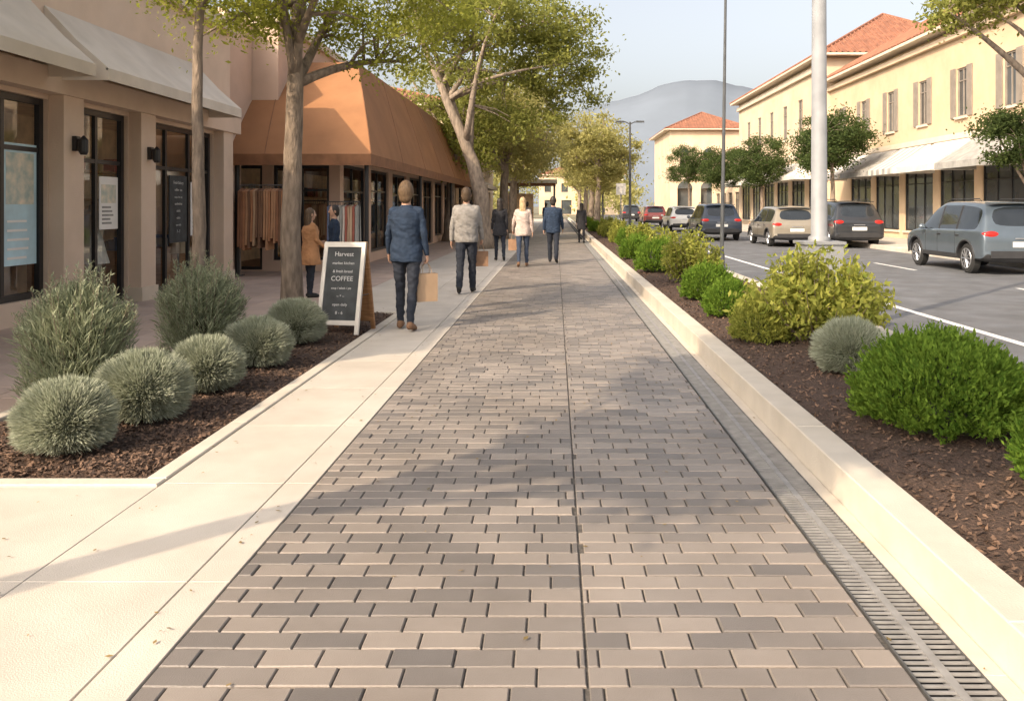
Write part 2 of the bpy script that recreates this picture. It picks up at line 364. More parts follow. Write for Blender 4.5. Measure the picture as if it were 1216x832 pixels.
n=420; C=np.stack([RNG.uniform(-3.8,1.5,n),1.5+18*RNG.random(n)**1.4,np.full(n,.008)],1); C[:,0]=np.where(RNG.random(n)<.45,RNG.choice([-1.40,1.41,-2.05],n)+RNG.normal(size=n)*.05,C[:,0])
U=unit(n);U[:,2]*=.12;U/=np.linalg.norm(U,axis=1)[:,None]; l=RNG.uniform(.015,.035,n)
V,F=diamonds(C,U,np.tile([0,0,1.],(n,1))+unit(n)*.2,l,l*.5); V[:,2]=np.maximum(V[:,2],.004); np_mesh('fallen_leaves',V,F,mat('dry_leaf',(.32,.22,.08),.8,c2=(.14,.10,.035),island=.9))
# ------------------------------------------------------------------ facades
def facade(W,G,Fr,P0,U,N,width,z0,z1,ops,wm,gm=M_gl2,depth=.22,fw=.06,sill=True,fm=M_black):
    P0=Vector(P0);U=Vector(U);N=Vector(N);Z=Vector((0,0,1))
    us=sorted(set([0,width]+[o[0] for o in ops]+[o[1] for o in ops])); zs=sorted(set([z0,z1]+[o[2] for o in ops]+[o[3] for o in ops]))
    def P(u,z,d=0): return P0+U*u+Z*z-N*d
    for a,b in zip(us[:-1],us[1:]):
        for c,d in zip(zs[:-1],zs[1:]):
            if any(o[0]-1e-6<=a and b<=o[1]+1e-6 and o[2]-1e-6<=c and d<=o[3]+1e-6 for o in ops): continue
            W.add([P(a,c),P(b,c),P(b,d),P(a,d)],[(0,1,2,3)],wm)
    def bar(u0,u1,za,zb,d0,d1,m,B):
        V=[P(u0,za,d0),P(u1,za,d0),P(u1,zb,d0),P(u0,zb,d0),P(u0,za,d1),P(u1,za,d1),P(u1,zb,d1),P(u0,zb,d1)]
        B.add(V,[(0,1,2,3),(7,6,5,4),(0,4,5,1),(1,5,6,2),(2,6,7,3),(3,7,4,0)],m)
    for o in ops:
        a,b,c,d=o[:4]; k=o[4] if len(o)>4 else (1,1); D=depth
        ff=fm if (c<1 or fm!=M_black) else M_taupe
        W.add([P(a,c),P(a,c,D),P(a,d,D),P(a,d)],[(0,1,2,3)],wm);W.add([P(b,c),P(b,d),P(b,d,D),P(b,c,D)],[(0,1,2,3)],wm)
        W.add([P(a,d),P(a,d,D),P(b,d,D),P(b,d)],[(0,1,2,3)],wm);W.add([P(a,c),P(b,c),P(b,c,D),P(a,c,D)],[(0,1,2,3)],wm)
        G.add([P(a,c,D-.03),P(b,c,D-.03),P(b,d,D-.03),P(a,d,D-.03)],[(0,1,2,3)],gm)
        e=.002
        bar(a+e,a+fw,c+e,d-e,D-.08,D-.01,ff,Fr); bar(b-fw,b-e,c+e,d-e,D-.08,D-.01,ff,Fr); bar(a+fw,b-fw,d-fw,d-e,D-.078,D-.012,ff,Fr); bar(a+fw,b-fw,c+e,c+fw,D-.078,D-.012,ff,Fr)
        nu,nz=k
        for i in range(1,nu):
            u=a+(b-a)*i/nu; bar(u-fw*.4,u+fw*.4,c+fw,d-fw,D-.07,D-.015,ff,Fr)
        for i in range(1,nz):
            z=c+(d-c)*(i/nz if nz>2 else .74); bar(a+fw,b-fw,z-fw*.35,z+fw*.35,D-.065,D-.018,ff,Fr)
        if sill and c>z0+.3: bar(a-.08,b+.08,c-.09,c-.003,-.09,.02,M_trim,Fr)
    return P,bar
def awning(mb,P0,U,N,w,ztop,zbot,proj,val,m,stripes=None,th=.02):
    P0=Vector(P0);U=Vector(U);N=Vector(N);Z=Vector((0,0,1))
    n=stripes or max(1,int(w/.5))
    for i in range(n):
        a=w*i/n;b=w*(i+1)/n; mm=m if (not stripes or i%2==0) else M_grey
        p=[P0+U*a+Z*ztop,P0+U*b+Z*ztop,P0+U*b+N*proj*.5+Z*((ztop+zbot)/2-.04),P0+U*a+N*proj*.5+Z*((ztop+zbot)/2-.04),P0+U*b+N*proj+Z*zbot,P0+U*a+N*proj+Z*zbot,P0+U*b+N*proj+Z*(zbot-val),P0+U*a+N*proj+Z*(zbot-val)]
        mb.add(p,[(0,1,2,3),(3,2,4,5),(5,4,6,7)],mm)
    for a in (0,w):
        p=[P0+U*a+Z*ztop,P0+U*a+N*proj*.5+Z*((ztop+zbot)/2-.04),P0+U*a+N*proj+Z*zbot,P0+U*a+N*proj+Z*(zbot-val),P0+U*a+Z*(zbot-val)]
        mb.add(p,[(0,1,2,3,4)],m)
    a=P0+N*(proj-.02)+Z*(zbot-.01); mb.tube([a,a+U*w],[.018,.018],M_black,n=6)
def hip(mb,x0,x1,y0,y1,z,h,ov,m,trim=M_trim):
    x0-=ov;x1+=ov;y0-=ov;y1+=ov; w=min(x1-x0,y1-y0)/2
    ly=(y1-y0)>(x1-x0)
    if ly: r=[((x0+x1)/2,y0+w,z+h),((x0+x1)/2,y1-w,z+h)]
    else: r=[(x0+w,(y0+y1)/2,z+h),(x1-w,(y0+y1)/2,z+h)]
    V=[(x0,y0,z),(x1,y0,z),(x1,y1,z),(x0,y1,z)]+r
    if ly: F=[(0,1,4),(1,2,5,4),(2,3,5),(3,0,4,5)]
    else: F=[(0,1,5,4),(1,2,5),(2,3,4,5),(3,0,4)]
    mb.add(V,F,m)
    mb.box(x0,x1,y0,y1,z-.12,z-.004,trim)
    Vv=[Vector(v) for v in V]
    for a,b in ((0,4),(1,4 if ly else 5),(2,5),(3,5 if ly else 4),(4,5)): mb.tube([Vv[a]+Vector((0,0,.02)),Vv[b]+Vector((0,0,.02))],[.09,.09],m,n=6)
    yy=y0+.3
    while yy<y1-.2:
        t=min(1,(yy-y0)/w,(y1-yy)/w)
        for sx,xe in ((x0,x0+w),(x1,x1-w)): mb.tube([(sx,yy,z+.02),(sx+(xe-sx)*t,yy,z+h*t+.02)],[.06,.06],m,n=5,caps=False)
        yy+=.32
    xx=x0+.3
    while xx<x1-.2:
        t=min(1,(xx-x0)/w,(x1-xx)/w); mb.tube([(xx,y0,z+.02),(xx,y0+w*t,z+h*t+.02)],[.06,.06],m,n=5,caps=False); xx+=.32
def garment(mb,x,y,z,m,h=.75,wd=.42,th=.045):
    y0=wd/2; V=[];pr=[(0,.06),(.05,.9),(.45,.85),(1,1.05)]
    for i,(t,k) in enumerate(pr):
        for s in (-1,1):
            for q in (-1,1): V.append((x+q*th*(.35 if i==0 else .5)+random.uniform(-.006,.006),y+s*y0*k,z-h*t))
    F=[]
    for i in range(3):
        a=i*4;b=a+4; F+=[(a,a+1,b+1,b),(a+3,a+2,b+2,b+3),(a+1,a+3,b+3,b+1),(a+2,a,b,b+2)]
    F.append((12,13,15,14)); mb.add(V,F,m)
    mb.tube([(x,y,z),(x,y,z+.07)],[.004,.004],M_steel,n=4)
GC=[mat('cloth_rack_%d'%i,c,.9,var=.1,bump=.3,bscale=10) for i,c in enumerate([(.42,.20,.10),(.32,.15,.08),(.48,.26,.14),(.22,.12,.07),(.50,.33,.20)])]
GC2=[mat('cloth_misc_%d'%i,c,.9,var=.1,bump=.3,bscale=10) for i,c in enumerate([(.65,.6,.53),(.14,.18,.28),(.42,.14,.10),(.07,.07,.08),(.38,.38,.35),(.52,.36,.24),(.6,.45,.3)])]
def rack(name,x,y,w,pal,parent=None,zt=1.62,z0=0,h=.85):
    mb=MB()
    for s in (-w/2,w/2):
        mb.tube([(x+s,y,z0+.03),(x+s,y,z0+zt)],[.013,.013],M_steel,n=8); mb.tube([(x+s,y-.25,z0+.02),(x+s,y+.25,z0+.02)],[.013,.013],M_steel,n=6)
    mb.tube([(x-w/2,y,z0+zt),(x+w/2,y,z0+zt)],[.013,.013],M_steel,n=8)
    n=int(w/.055)
    for i in range(n): garment(mb,x-w/2+.04+i*(w-.08)/(n-1),y,z0+zt-.07,random.choice(pal),h*random.uniform(.85,1.1))
    return mb.build('rack_and_clothes' if parent else name,parent)
# building 1 -------------------------------------------------------
e=empty('shop_building',(0,0,0)); W=MB();G=MB();Fr=MB();I=MB();A=MB()
XF=-6.75; HB=5.3
ops=[]; pil=[9.3,11.45,13.55,16.85]
Y0=3.0
for a,b,zz,k in ((3.6,5.9,.25,(2,2)),(6.5,9.0,.25,(2,2)),(9.56,11.19,.3,(2,2)),(11.72,13.28,.02,(2,2)),(13.82,16.58,.02,(3,2))):
    ops.append((a-Y0,b-Y0,zz,2.92,k))
facade(W,G,Fr,(XF,Y0,0),(0,1,0),(1,0,0),14.45,0,HB,ops,M_stucco,gm=M_gl,depth=.14,fw=.085,sill=False)
for y in [6.2]+pil: W.box(XF+.002,XF+.20,y-.24,y+.24,0,2.98,M_stucco); W.box(XF+.002,XF+.23,y-.27,y+.27,0,.22,M_trim)
W.box(XF+.003,XF+.24,Y0,17.42,2.982,3.3,M_stucco)
W.box(XF+.004,XF+.16,Y0,17.43,HB-.25,HB-.01,M_trim)
W.add([(XF,17.45,0),(-14,17.45,0),(-14,17.45,HB),(XF,17.45,HB)],[(0,1,2,3)],M_stucco)
W.add([(XF,Y0,0),(-14,Y0,0),(-14,Y0,HB),(XF,Y0,HB)],[(3,2,1,0)],M_stucco)
W.add([(XF,Y0,HB),(XF,17.45,HB),(-14,17.45,HB),(-14,Y0,HB)],[(0,1,2,3)],M_stucco)
W.build('walls',e); Fr.build('window_frames',e); G.build('glazing',e)
I.box(-8.6,-8.5,3.1,17.3,.01,2.95,M_int); I.box(-8.5,XF-.25,3.1,17.3,2.95,3.0,M_int); I.box(-8.5,XF-.25,3.1,17.3,.004,.02,M_wood)
for y in (5,8,10.6,12.8,14.8,16.3):
    for z in (.6,1.1,1.6,2.1): I.box(-8.45,-8.1,y-.7,y+.7,z,z+.03,M_wood)
    for k in range(18): I.cbox((-8.28,y-.65+(k%9)*.15,random.choice((.63,1.13,1.63,2.13))+.12),(.2,.1,.24),random.choice(GC2))
for y in (9.9,12.5,14.6,16.0):
    I.box(-7.6,-7.2,y-.4,y+.4,.02,.75,M_wood)
    for k in range(5): I.cbox((-7.4,y-.32+k*.16,.75+.08+.03*(k%3)),(.3,.12,.16+.06*(k%3)),random.choice(GC2))
for y in (10.2,13.0,15.95):
    c=GC2[0] if y<15 else GC2[6]; x=-7.15
    I.tube([(x,y,.04),(x,y,.85)],[.02,.02],M_black,n=8); I.tube([(x,y,.02),(x,y,.05)],[.16,.15],M_black,n=14)
    I.tube([(x,y,.62),(x,y,.8),(x,y,1.02),(x,y,1.2),(x,y,1.38),(x,y,1.45),(x,y,1.52)],[.24,.19,.14,.17,.16,.06,.05],c,n=16)
I.build('interior',e)
for y0,w in ((4.6,6.2),(11.1,4.7)): awning(A,(XF+.005,y0,0),(0,1,0),(1,0,0),w,4.15,3.32,.85,.16,M_awn)
A.build('awnings',e)
for y in (6.2,9.3,11.45,13.55):
    mb=MB(); mb.cbox((XF+.23,y,2.35),(.06,.10,.2),M_black); mb.tube([(XF+.26,y,2.40),(XF+.33,y,2.43)],[.012,.012],M_black,n=6); mb.tube([(XF+.33,y,2.2),(XF+.33,y,2.24),(XF+.33,y,2.40),(XF+.33,y,2.46)],[.04,.06,.06,.01],M_black,n=10); mb.build('wall_lantern')
def text(body,size,loc,rot,m,parent,name):
    cu=bpy.data.curves.new(name,'FONT'); cu.body=body; cu.size=size; cu.align_x='CENTER'; cu.extrude=.001
    o=bpy.data.objects.new('tmp',cu); COL.objects.link(o); dg=bpy.context.evaluated_depsgraph_get()
    me=bpy.data.meshes.new_from_object(o.evaluated_get(dg)); bpy.data.objects.remove(o); me.materials.clear(); me.materials.append(m)
    p=bpy.data.objects.new(name,me); COL.objects.link(p); p.location=loc; p.rotation_euler=rot
    if parent: p.parent=parent
    return p
RX=(math.pi/2,0,math.pi/2)
M_post=mat('poster_blue',(.50,.70,.78),.5,var=.12,scale=3)
M_pp=mat('poster_photo',(.30,.42,.40),.5,c2=(.8,.70,.55),scale=6)
def poster(y0,y1,z0,z1,m):
    e=empty('window_poster'); mb=MB(); mb.box(XF-.10,XF-.09,y0,y1,z0,z1,m); h=z1-z0
    mb.box(XF-.089,XF-.087,y0+.05,y1-.06,z0+h*.5,z1-.12,M_pp)
    for i in range(5): mb.box(XF-.088,XF-.086,y0+.07,y1-.1-random.uniform(0,.15),z0+.08+i*h*.075,z0+.11+i*h*.075,M_paper if m!=M_paper else M_grey)
    mb.build('panel',e)
poster(10.42,11.09,.75,2.3,M_post); poster(12.62,13.15,1.15,1.95,M_paper); poster(15.78,16.30,.95,1.95,M_paper)  # the white posters are added as pale panels to brighten the dark windows
e=empty('menu_board'); mb=MB(); mb.box(XF-.085,XF-.065,14.86,15.55,.85,2.05,M_slate); mb.build('board',e)
for i,(t,s) in enumerate((('Fresh Bakery',.075),('coffee - tea',.065),('soup of the day',.05),('sandwiches',.065),('salads',.065),('cakes',.065),('open daily',.05),('7 - 7',.07))): text(t,s,(XF-.06,15.2,1.9-i*.125),RX,M_chalk,e,'lettering')
# building 2 (brown awning) ----------------------------------------
e=empty('corner_shop_building'); W=MB();G=MB();Fr=MB();I=MB();A=MB()
facade(W,G,Fr,(-5.0,19.5,0),(0,1,0),(1,0,0),21.5,0,3.0,[(a,a+2.4,.25 if i%2 else .03,2.5,(2,2)) for i,a in enumerate([.35,3.3,6.3,9.3,12.3,15.3,18.3])],M_stucco2,gm=M_gl,depth=.15,fw=.07,sill=False)
facade(W,G,Fr,(-8.4,19.5,0),(1,0,0),(0,-1,0),3.4,0,3.0,[(.25,1.6,.03,2.45,(1,2)),(1.85,3.15,.25,2.45,(2,2))],M_stucco2,gm=M_gl,depth=.15,fw=.07,sill=False)
W.box(-14,-7.0,17.8,19.4,2.55,5.7,M_stucco2); W.box(-14,-6.4,19.42,41,3.0,5.7,M_stucco2); W.box(-7.6,-6.95,17.75,18.6,0,2.547,M_stucco2)
W.box(-14,-6.3,19.35,41.05,5.7,5.9,M_trim)
W.box(-13,-5.0,41.0,41.1,0,3.0,M_stucco2)
W.build('walls',e);Fr.build('window_frames',e);G.build('glazing',e)
I.box(-8.6,-8.5,19.8,40.9,.02,3,M_int); I.box(-8.5,-5.2,19.7,40.9,2.95,2.98,M_int); I.box(-8.5,-5.2,19.7,40.9,.004,.02,M_wood)
for y in range(21,40,2):
    for z in (.6,1.2,1.8): I.box(-8.45,-8.1,y-.8,y+.8,z,z+.03,M_wood)
    for k in range(12): I.cbox((-8.28,y-.7+(k%6)*.27,random.choice((.63,1.23,1.83))+.14),(.2,.2,.28),random.choice(GC2))
I.build('interior',e)
for y in (20.6,22.2,24.2,26.4,29,32,35): rack('r',-6.0,y,1.3,GC2 if y>21 else GC,e,z0=.02)
base=(-8.5,-3.95,18.0,40.5,2.62); top=(-8.5,-4.9,20.8,38.6,5.05)
rings=[]
for k in range(9):
    t=k/8; zz=top[4]+(base[4]-top[4])*t
    f=t**1.0*.8+.2*math.sin(t*math.pi/2)
    rings.append((top[1]+(base[1]-top[1])*f,top[2]+(base[2]-top[2])*f,top[3]+(base[3]-top[3])*f,zz))
rings.append((base[1],base[2],base[3],base[4]-.24))
def pan(r):
    x1,y0,y1,z=r; P=[]
    for i in range(7): P.append((-8.5+(x1+8.5)*i/6,y0,z))
    for i in range(1,13): P.append((x1,y0+(y1-y0)*i/12,z))
    for i in range(1,7): P.append((x1-(x1+8.5)*i/6,y1,z))
    return P
V=[];F=[];n=25
for r in rings: V+=pan(r)
for k in range(len(rings)-1):
    for i in range(n-1): F.append((k*n+i,(k+1)*n+i,(k+1)*n+i+1,k*n+i+1))
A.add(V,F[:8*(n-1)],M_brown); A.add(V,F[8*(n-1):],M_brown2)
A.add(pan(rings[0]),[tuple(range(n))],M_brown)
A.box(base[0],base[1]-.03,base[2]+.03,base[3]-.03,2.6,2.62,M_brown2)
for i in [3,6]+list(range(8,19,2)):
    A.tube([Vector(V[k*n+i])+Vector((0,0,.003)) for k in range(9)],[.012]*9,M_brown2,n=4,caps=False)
A.build('canopy',e)
mb=MB(); 
for y in (18.25,25.5,33,40.2): mb.tube([(-4.1,y,0),(-4.1,y,2.6)],[.05,.05],M_black,n=10)
mb.tube([(-6.9,18.25,0),(-6.9,18.25,2.6)],[.05,.05],M_black,n=10)
mb.build('canopy_posts',e)
rack('clothes_rack',-6.25,18.0,1.0,GC,h=1.2,zt=1.95)
rack('clothes_rack',-4.75,18.9,.7,GC2,h=.9,zt=1.6)
# building 3
e=empty('row_building'); W=MB();G=MB();Fr=MB()
facade(W,G,Fr,(-5.4,42.5,0),(0,1,0),(1,0,0),30,0,6.5,[(a,a+2.2,.1,2.6,(2,2)) for a in (1,4.4,7.8,11.2,14.6,18,21.4,24.8)]+[(a,a+1.1,3.9,5.4) for a in (1.5,4.9,8.3,11.7,15.1,18.5,21.9,25.3)],M_cream2)
facade(W,G,Fr,(-14,42.5,0),(1,0,0),(0,-1,0),8.6,0,6.5,[],M_cream2)
hip(W,-14,-5.4,42.5,72.5,6.66,1.5,.5,M_roof)
awning(W,(-5.395,43.5,0),(0,1,0),(1,0,0),6,3.5,2.8,1.3,.2,M_white); awning(W,(-5.395,51,0),(0,1,0),(1,0,0),8,3.5,2.8,1.3,.2,M_awn)
W.build('walls_and_roof',e);Fr.build('window_frames',e);G.build('glazing',e)
mb=MB(); 
mb.box(-3.7,.1,58,61,3.1,3.35,M_white); mb.box(-3.6,0,58.1,60.9,2.95,3.097,M_brown2)
for x in (-3.5,-.1):
    for y in (58.2,60.8): mb.tube([(x,y,0),(x,y,2.95)],[.07,.07],M_poledark,n=8)
mb.box(-3.4,-1.6,59.6,60.6,.0,2.4,M_int); mb.box(-3.42,-1.58,59.4,59.58,1.0,1.1,M_wood)
mb.build('kiosk_canopy')
# ---- right buildings
e=empty('stucco_shop_block'); W=MB();G=MB();Fr=MB();A=MB()
yA,yB=23,46
ops=[];u=.6
while u+3.2<yB-yA: ops.append((u,u+2.7,.35,3.0,(3,2))); u+=3.3
u=1.1
while u+1.1<yB-yA: ops.append((u,u+.8,4.7,6.5,(2,2))); u+=3.3
facade(W,G,Fr,(15,yA,.12),(0,1,0),(-1,0,0),yB-yA,0,8.0,ops,M_cream,depth=.12)
facade(W,G,Fr,(15,yA,.12),(1,0,0),(0,-1,0),9,0,8.0,[(1.5,2.5,4.7,6.6,(2,3)),(5,6,4.7,6.6,(2,3))],M_cream)
W.box(14.9,14.997,yA,yB-.01,4.0,4.22,M_trim); W.box(14.8,14.996,yA-.1,yB-.01,7.75,7.95,M_cream2)
hip(W,15,24,yA,yB-.7,8.3,3.0,.55,M_roof)
u=1.1
while u+1.1<yB-yA:
    for s in (u-.42,u+.84): Fr.box(14.945,14.99,yA+s,yA+s+.38,4.8,6.65,M_taupe)
    u+=3.3
u=.5;i=0
while u+3.2<yB-yA: awning(A,(14.89,yA+u,.12),(0,1,0),(-1,0,0),3.0,3.85,2.9,1.5,.22,(M_white,M_grey,M_white)[i%3],stripes=(10 if i%3==0 else None)); u+=3.3;i+=1
W.build('walls_and_roof',e);Fr.build('window_frames',e);G.build('glazing',e);A.build('awnings',e)
e=empty('stucco_corner_block'); W=MB();G=MB();Fr=MB();A=MB()
yA,yB=46.02,68
ops=[];u=.6
while u+3.2<yB-yA: ops.append((u,u+2.7,.35,3.0,(3,2))); u+=3.5
u=1.1
while u+1.1<yB-yA: ops.append((u,u+.9,5.6,7.8,(2,2))); u+=3.4
facade(W,G,Fr,(14.8,yA,.12),(0,1,0),(-1,0,0),yB-yA,0,9.5,ops,M_cream2,depth=.12)
facade(W,G,Fr,(14.8,yA,.12),(1,0,0),(0,-1,0),10,0,9.5,[],M_cream2)
W.box(14.7,14.797,yA,yB,4.4,4.65,M_trim); W.box(14.6,14.796,yA,yB,9.1,9.4,M_trim)
hip(W,14.8,24.8,yA,yB,9.8,3.3,.6,M_roof)
u=.5
while u+3.2<yB-yA: awning(A,(14.69,yA+u,.12),(0,1,0),(-1,0,0),3.2,4.0,3.1,1.5,.22,M_white); u+=3.5
W.build('walls_and_roof',e);Fr.build('window_frames',e);G.build('glazing',e);A.build('awnings',e)
e=empty('arcaded_building'); W=MB();G=MB();Fr=MB()
facade(W,G,Fr,(12.2,90,0),(1,0,0),(0,-1,0),8.2,0,9.6,[(.8,2.4,.2,3.4,(1,1)),(3.3,4.9,.2,3.4,(1,1)),(5.8,7.4,.2,3.4,(1,1)),(1.1,2.1,5.2,7.2,(2,2)),(3.6,4.6,5.2,7.2,(2,2)),(6.1,7.1,5.2,7.2,(2,2))],M_cream2,depth=.5)
facade(W,G,Fr,(12.2,90,0),(0,1,0),(-1,0,0),14,0,9.6,[(a,a+1,5.2,7.2,(2,2)) for a in (2,5.5,9)],M_cream2)
for x in (13.8,16.3,18.8):
    for rr,z in ((.8,3.4),(.5,7.2)):
        c=[(x+rr*math.cos(t*math.pi/10),89.985,z+rr*math.sin(t*math.pi/10)) for t in range(11)]; W.add(c,[tuple(range(11))[::-1]],M_gl2)
W.box(12.1,20.5,89.85,89.98,4.3,4.6,M_trim)
hip(W,12.2,20.4,90,104,9.76,2.2,.6,M_roof)
W.build('walls_and_roof',e);Fr.build('window_frames',e);G.build('glazing',e)
e=empty('low_street_building'); W=MB();G=MB();Fr=MB()
facade(W,G,Fr,(16.5,69,0),(0,1,0),(-1,0,0),20,0,6.5,[(a,a+1,4,5.5,(2,2)) for a in (1,4,7,10,13,16)]+[(a,a+2,.2,2.8,(2,2)) for a in (.7,3.7,6.7,9.7,12.7,15.7)],M_cream2)
hip(W,16.5,25,69,89,6.7,1.3,.5,M_roof); W.build('walls_and_roof',e);Fr.build('window_frames',e);G.build('glazing',e)
e=empty('distant_building'); W=MB();G=MB();Fr=MB()
facade(W,G,Fr,(-3,150,0),(1,0,0),(0,-1,0),15,0,7,[(a,a+1.2,4,5.6) for a in (1,4,7,10,13)]+[(a,a+1.8,.1,2.6) for a in (1,4,7,10)],M_cream2)
hip(W,-3,12,150,160,7.16,1.8,.5,M_roof); W.build('walls_and_roof',e);Fr.build('window_frames',e);G.build('glazing',e)
# ------------------------------------------------------------------ hills
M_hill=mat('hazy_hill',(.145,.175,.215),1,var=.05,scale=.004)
def ridge(name,prof,d,m):
    V=[];F=[];n=260; xs=np.linspace(prof[0][0],prof[-1][0],n)
    hs=np.interp(xs,[p[0] for p in prof],[p[1] for p in prof])
    hs=np.convolve(np.pad(hs,4,mode='edge'),np.ones(9)/9,'valid')
    rows=((0,0),(400,.22),(800,.50),(1200,.80),(1600,1.0),(2000,.8),(2600,0))
    for k,(dy,f) in enumerate(rows):
        for x,h in zip(xs,hs):
            nz=noise.fractal(Vector((x*.004,dy*.0012,3.)),.8,2,6)
            V.append((x*(d+dy)/(d+1600),d+dy,max(-1,h*f+nz*20*f)))
    for k in range(6):
        for i in range(n-1): F.append((k*n+i,k*n+i+1,(k+1)*n+i+1,(k+1)*n+i))
    mb=MB(); mb.add(V,F,m); return mb.build(name,smooth=True)
D=4200
def pr(px,py): return ((px-660)/1000*D,1.5+(245-py)/1000*D)
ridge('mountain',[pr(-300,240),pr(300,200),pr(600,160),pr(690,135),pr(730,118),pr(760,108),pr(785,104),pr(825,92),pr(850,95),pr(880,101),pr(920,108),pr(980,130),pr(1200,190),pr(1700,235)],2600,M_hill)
# ------------------------------------------------------------------ trees
tree('sidewalk_tree',[(-3.25,10.4,0),(-3.27,10.4,1.6),(-3.22,10.4,3.0),(-3.2,10.4,4.0)],[.135,.115,.10,.06],[(-3.1,10.6,4.6,1.5,1.4,1.1),(-2.1,10.9,3.85,1.15,1.0,.65),(-3.8,10.2,3.75,.6,.8,.45),(-1.8,11.2,4.5,.9,.9,.7)],125,190,.062,L_tree,M_bark,.34,9,3,.65)
tree('slender_sidewalk_tree',[(-3.80,9.0,0),(-3.82,9.0,1.6),(-3.83,9,3.2),(-3.75,9,4.4)],[.075,.065,.05,.03],[(-3.85,9,4.3,.8,.9,1.0),(-4.1,8.9,3.75,.45,.5,.35)],50,150,.055,L_tree,M_bark,.27,6,5,.7)
tree('plane_tree',[(-2.6,30,0),(-2.65,30,2.0),(-3.2,30,3.7),(-4.3,30,6.3),(-4.9,30,7.6)],[.36,.28,.2,.13,.07],[(-1.6,30.5,7.6,3.0,3.0,2.0),(.3,31,6.4,2.1,2.2,1.9),(-3.9,30,8.6,2.2,2.2,1.5),(-1.0,31,4.9,1.5,1.5,.9)],150,210,.15,L_tree2,M_bark2,.6,12,11,.4)
for i,(x,y,s,lm) in enumerate([(-2.5,39,1.05,L_gold),(-2.5,47,1.05,L_gold),(-2.9,56,1.1,L_gold),(2.2,46,.85,L_gold),(2.3,56,.95,L_gold),(2.4,70,1.0,L_gold),(-3.2,66,1.1,L_gold),(-4.6,36,1.0,L_tree2),(2.4,88,1.0,L_gold)]):
    tree('street_tree',[(x,y,0),(x+.1,y,2.0*s),(x+.2,y,4.2*s),(x+.1,y,5.6*s)],[.24*s,.19*s,.13*s,.06],[(x+.1,y,5.6*s,2.7*s,2.6*s,2.3*s),(x+.6*s,y,4.0*s,1.9*s,2*s,1.2*s)],95,130,.18,lm,M_bark2,.62*s,8,20+i,.45)
for i,(x,y,s) in enumerate([(12.3,37.5,1.0),(12.2,50,.95),(12.3,62,1.0),(12.0,76,1.2)]):
    tree('round_street_tree',[(x,y,.12),(x+.05,y,1.6),(x,y,3.0*s),(x,y,4.0*s)],[.13,.11,.08,.04],[(x,y,4.4*s,1.75*s,1.7*s,1.5*s),(x-.5*s,y,3.7*s,1.2*s,1.2*s,.8*s)],130,170,.12,L_dark,M_bark,.42,8,40+i,.6)
tree('round_street_tree',[(12.9,23.0,.12),(12.9,23,1.5),(12.85,23,2.8)],[.09,.08,.05],[(12.6,22.8,3.4,1.0,1.0,.85)],60,190,.10,L_dark,M_bark,.33,6,51,.6)
tree('shade_tree',[(11.9,18.5,.12),(11.8,18.5,2.2),(11.2,18.4,4.0),(10.6,18.2,5.6)],[.26,.2,.15,.08],[(10.4,17.6,6.7,2.3,1.7,.9),(8.6,17.6,5.8,1.3,1.2,.45)],100,190,.12,L_tree2,M_bark2,.38,10,61,.5)
# out-of-view trees on the left, placed and shaped to shade path and road
tree('shade_tree',[(-5.0,.3,0),(-5.0,.3,1.8),(-4.8,.35,3.2),(-4.5,.5,4.3)],[.14,.12,.10,.06],[(-3.9,.1,5.0,.95,1.2,.40),(-3.4,1.8,5.1,.9,1.1,.35),(-2.3,1.4,5.1,.9,1.2,.35),(-2.6,-.2,5.2,.8,.8,.3)],150,560,.13,L_tree2,M_bark2,.27,11,62,.5)
tree('shade_tree',[(-4.6,-6.0,0),(-4.6,-6,2.2),(-4.0,-5.8,4.4),(-3.2,-5.4,6.2)],[.24,.2,.14,.08],[(-2.4,-3.6,8.3,2.2,1.6,.8),(.6,-2.8,8.4,1.8,1.5,.7),(-.9,-1.2,8.9,1.6,1.4,.6)],95,400,.17,L_tree2,M_bark2,.38,10,63,.5)
C=[]
for i in range(230):
    side=random.random()
    if side<.45: x,y=random.uniform(-26,-6),random.uniform(75,170)
    elif side<.7: x,y=random.uniform(4,11.0),random.uniform(110,190)
    else: x,y=random.uniform(-60,90),random.uniform(175,230)
    z=random.uniform(1.2,6.5); s=random.uniform(.9,2.0)
    C.append(RNG.normal(size=(130,3))*np.array([s,s,s*.8])*.8+np.array([x,y,z]))
leaves_mesh('distant_trees',np.concatenate(C),.55,L_gold,None,.6)
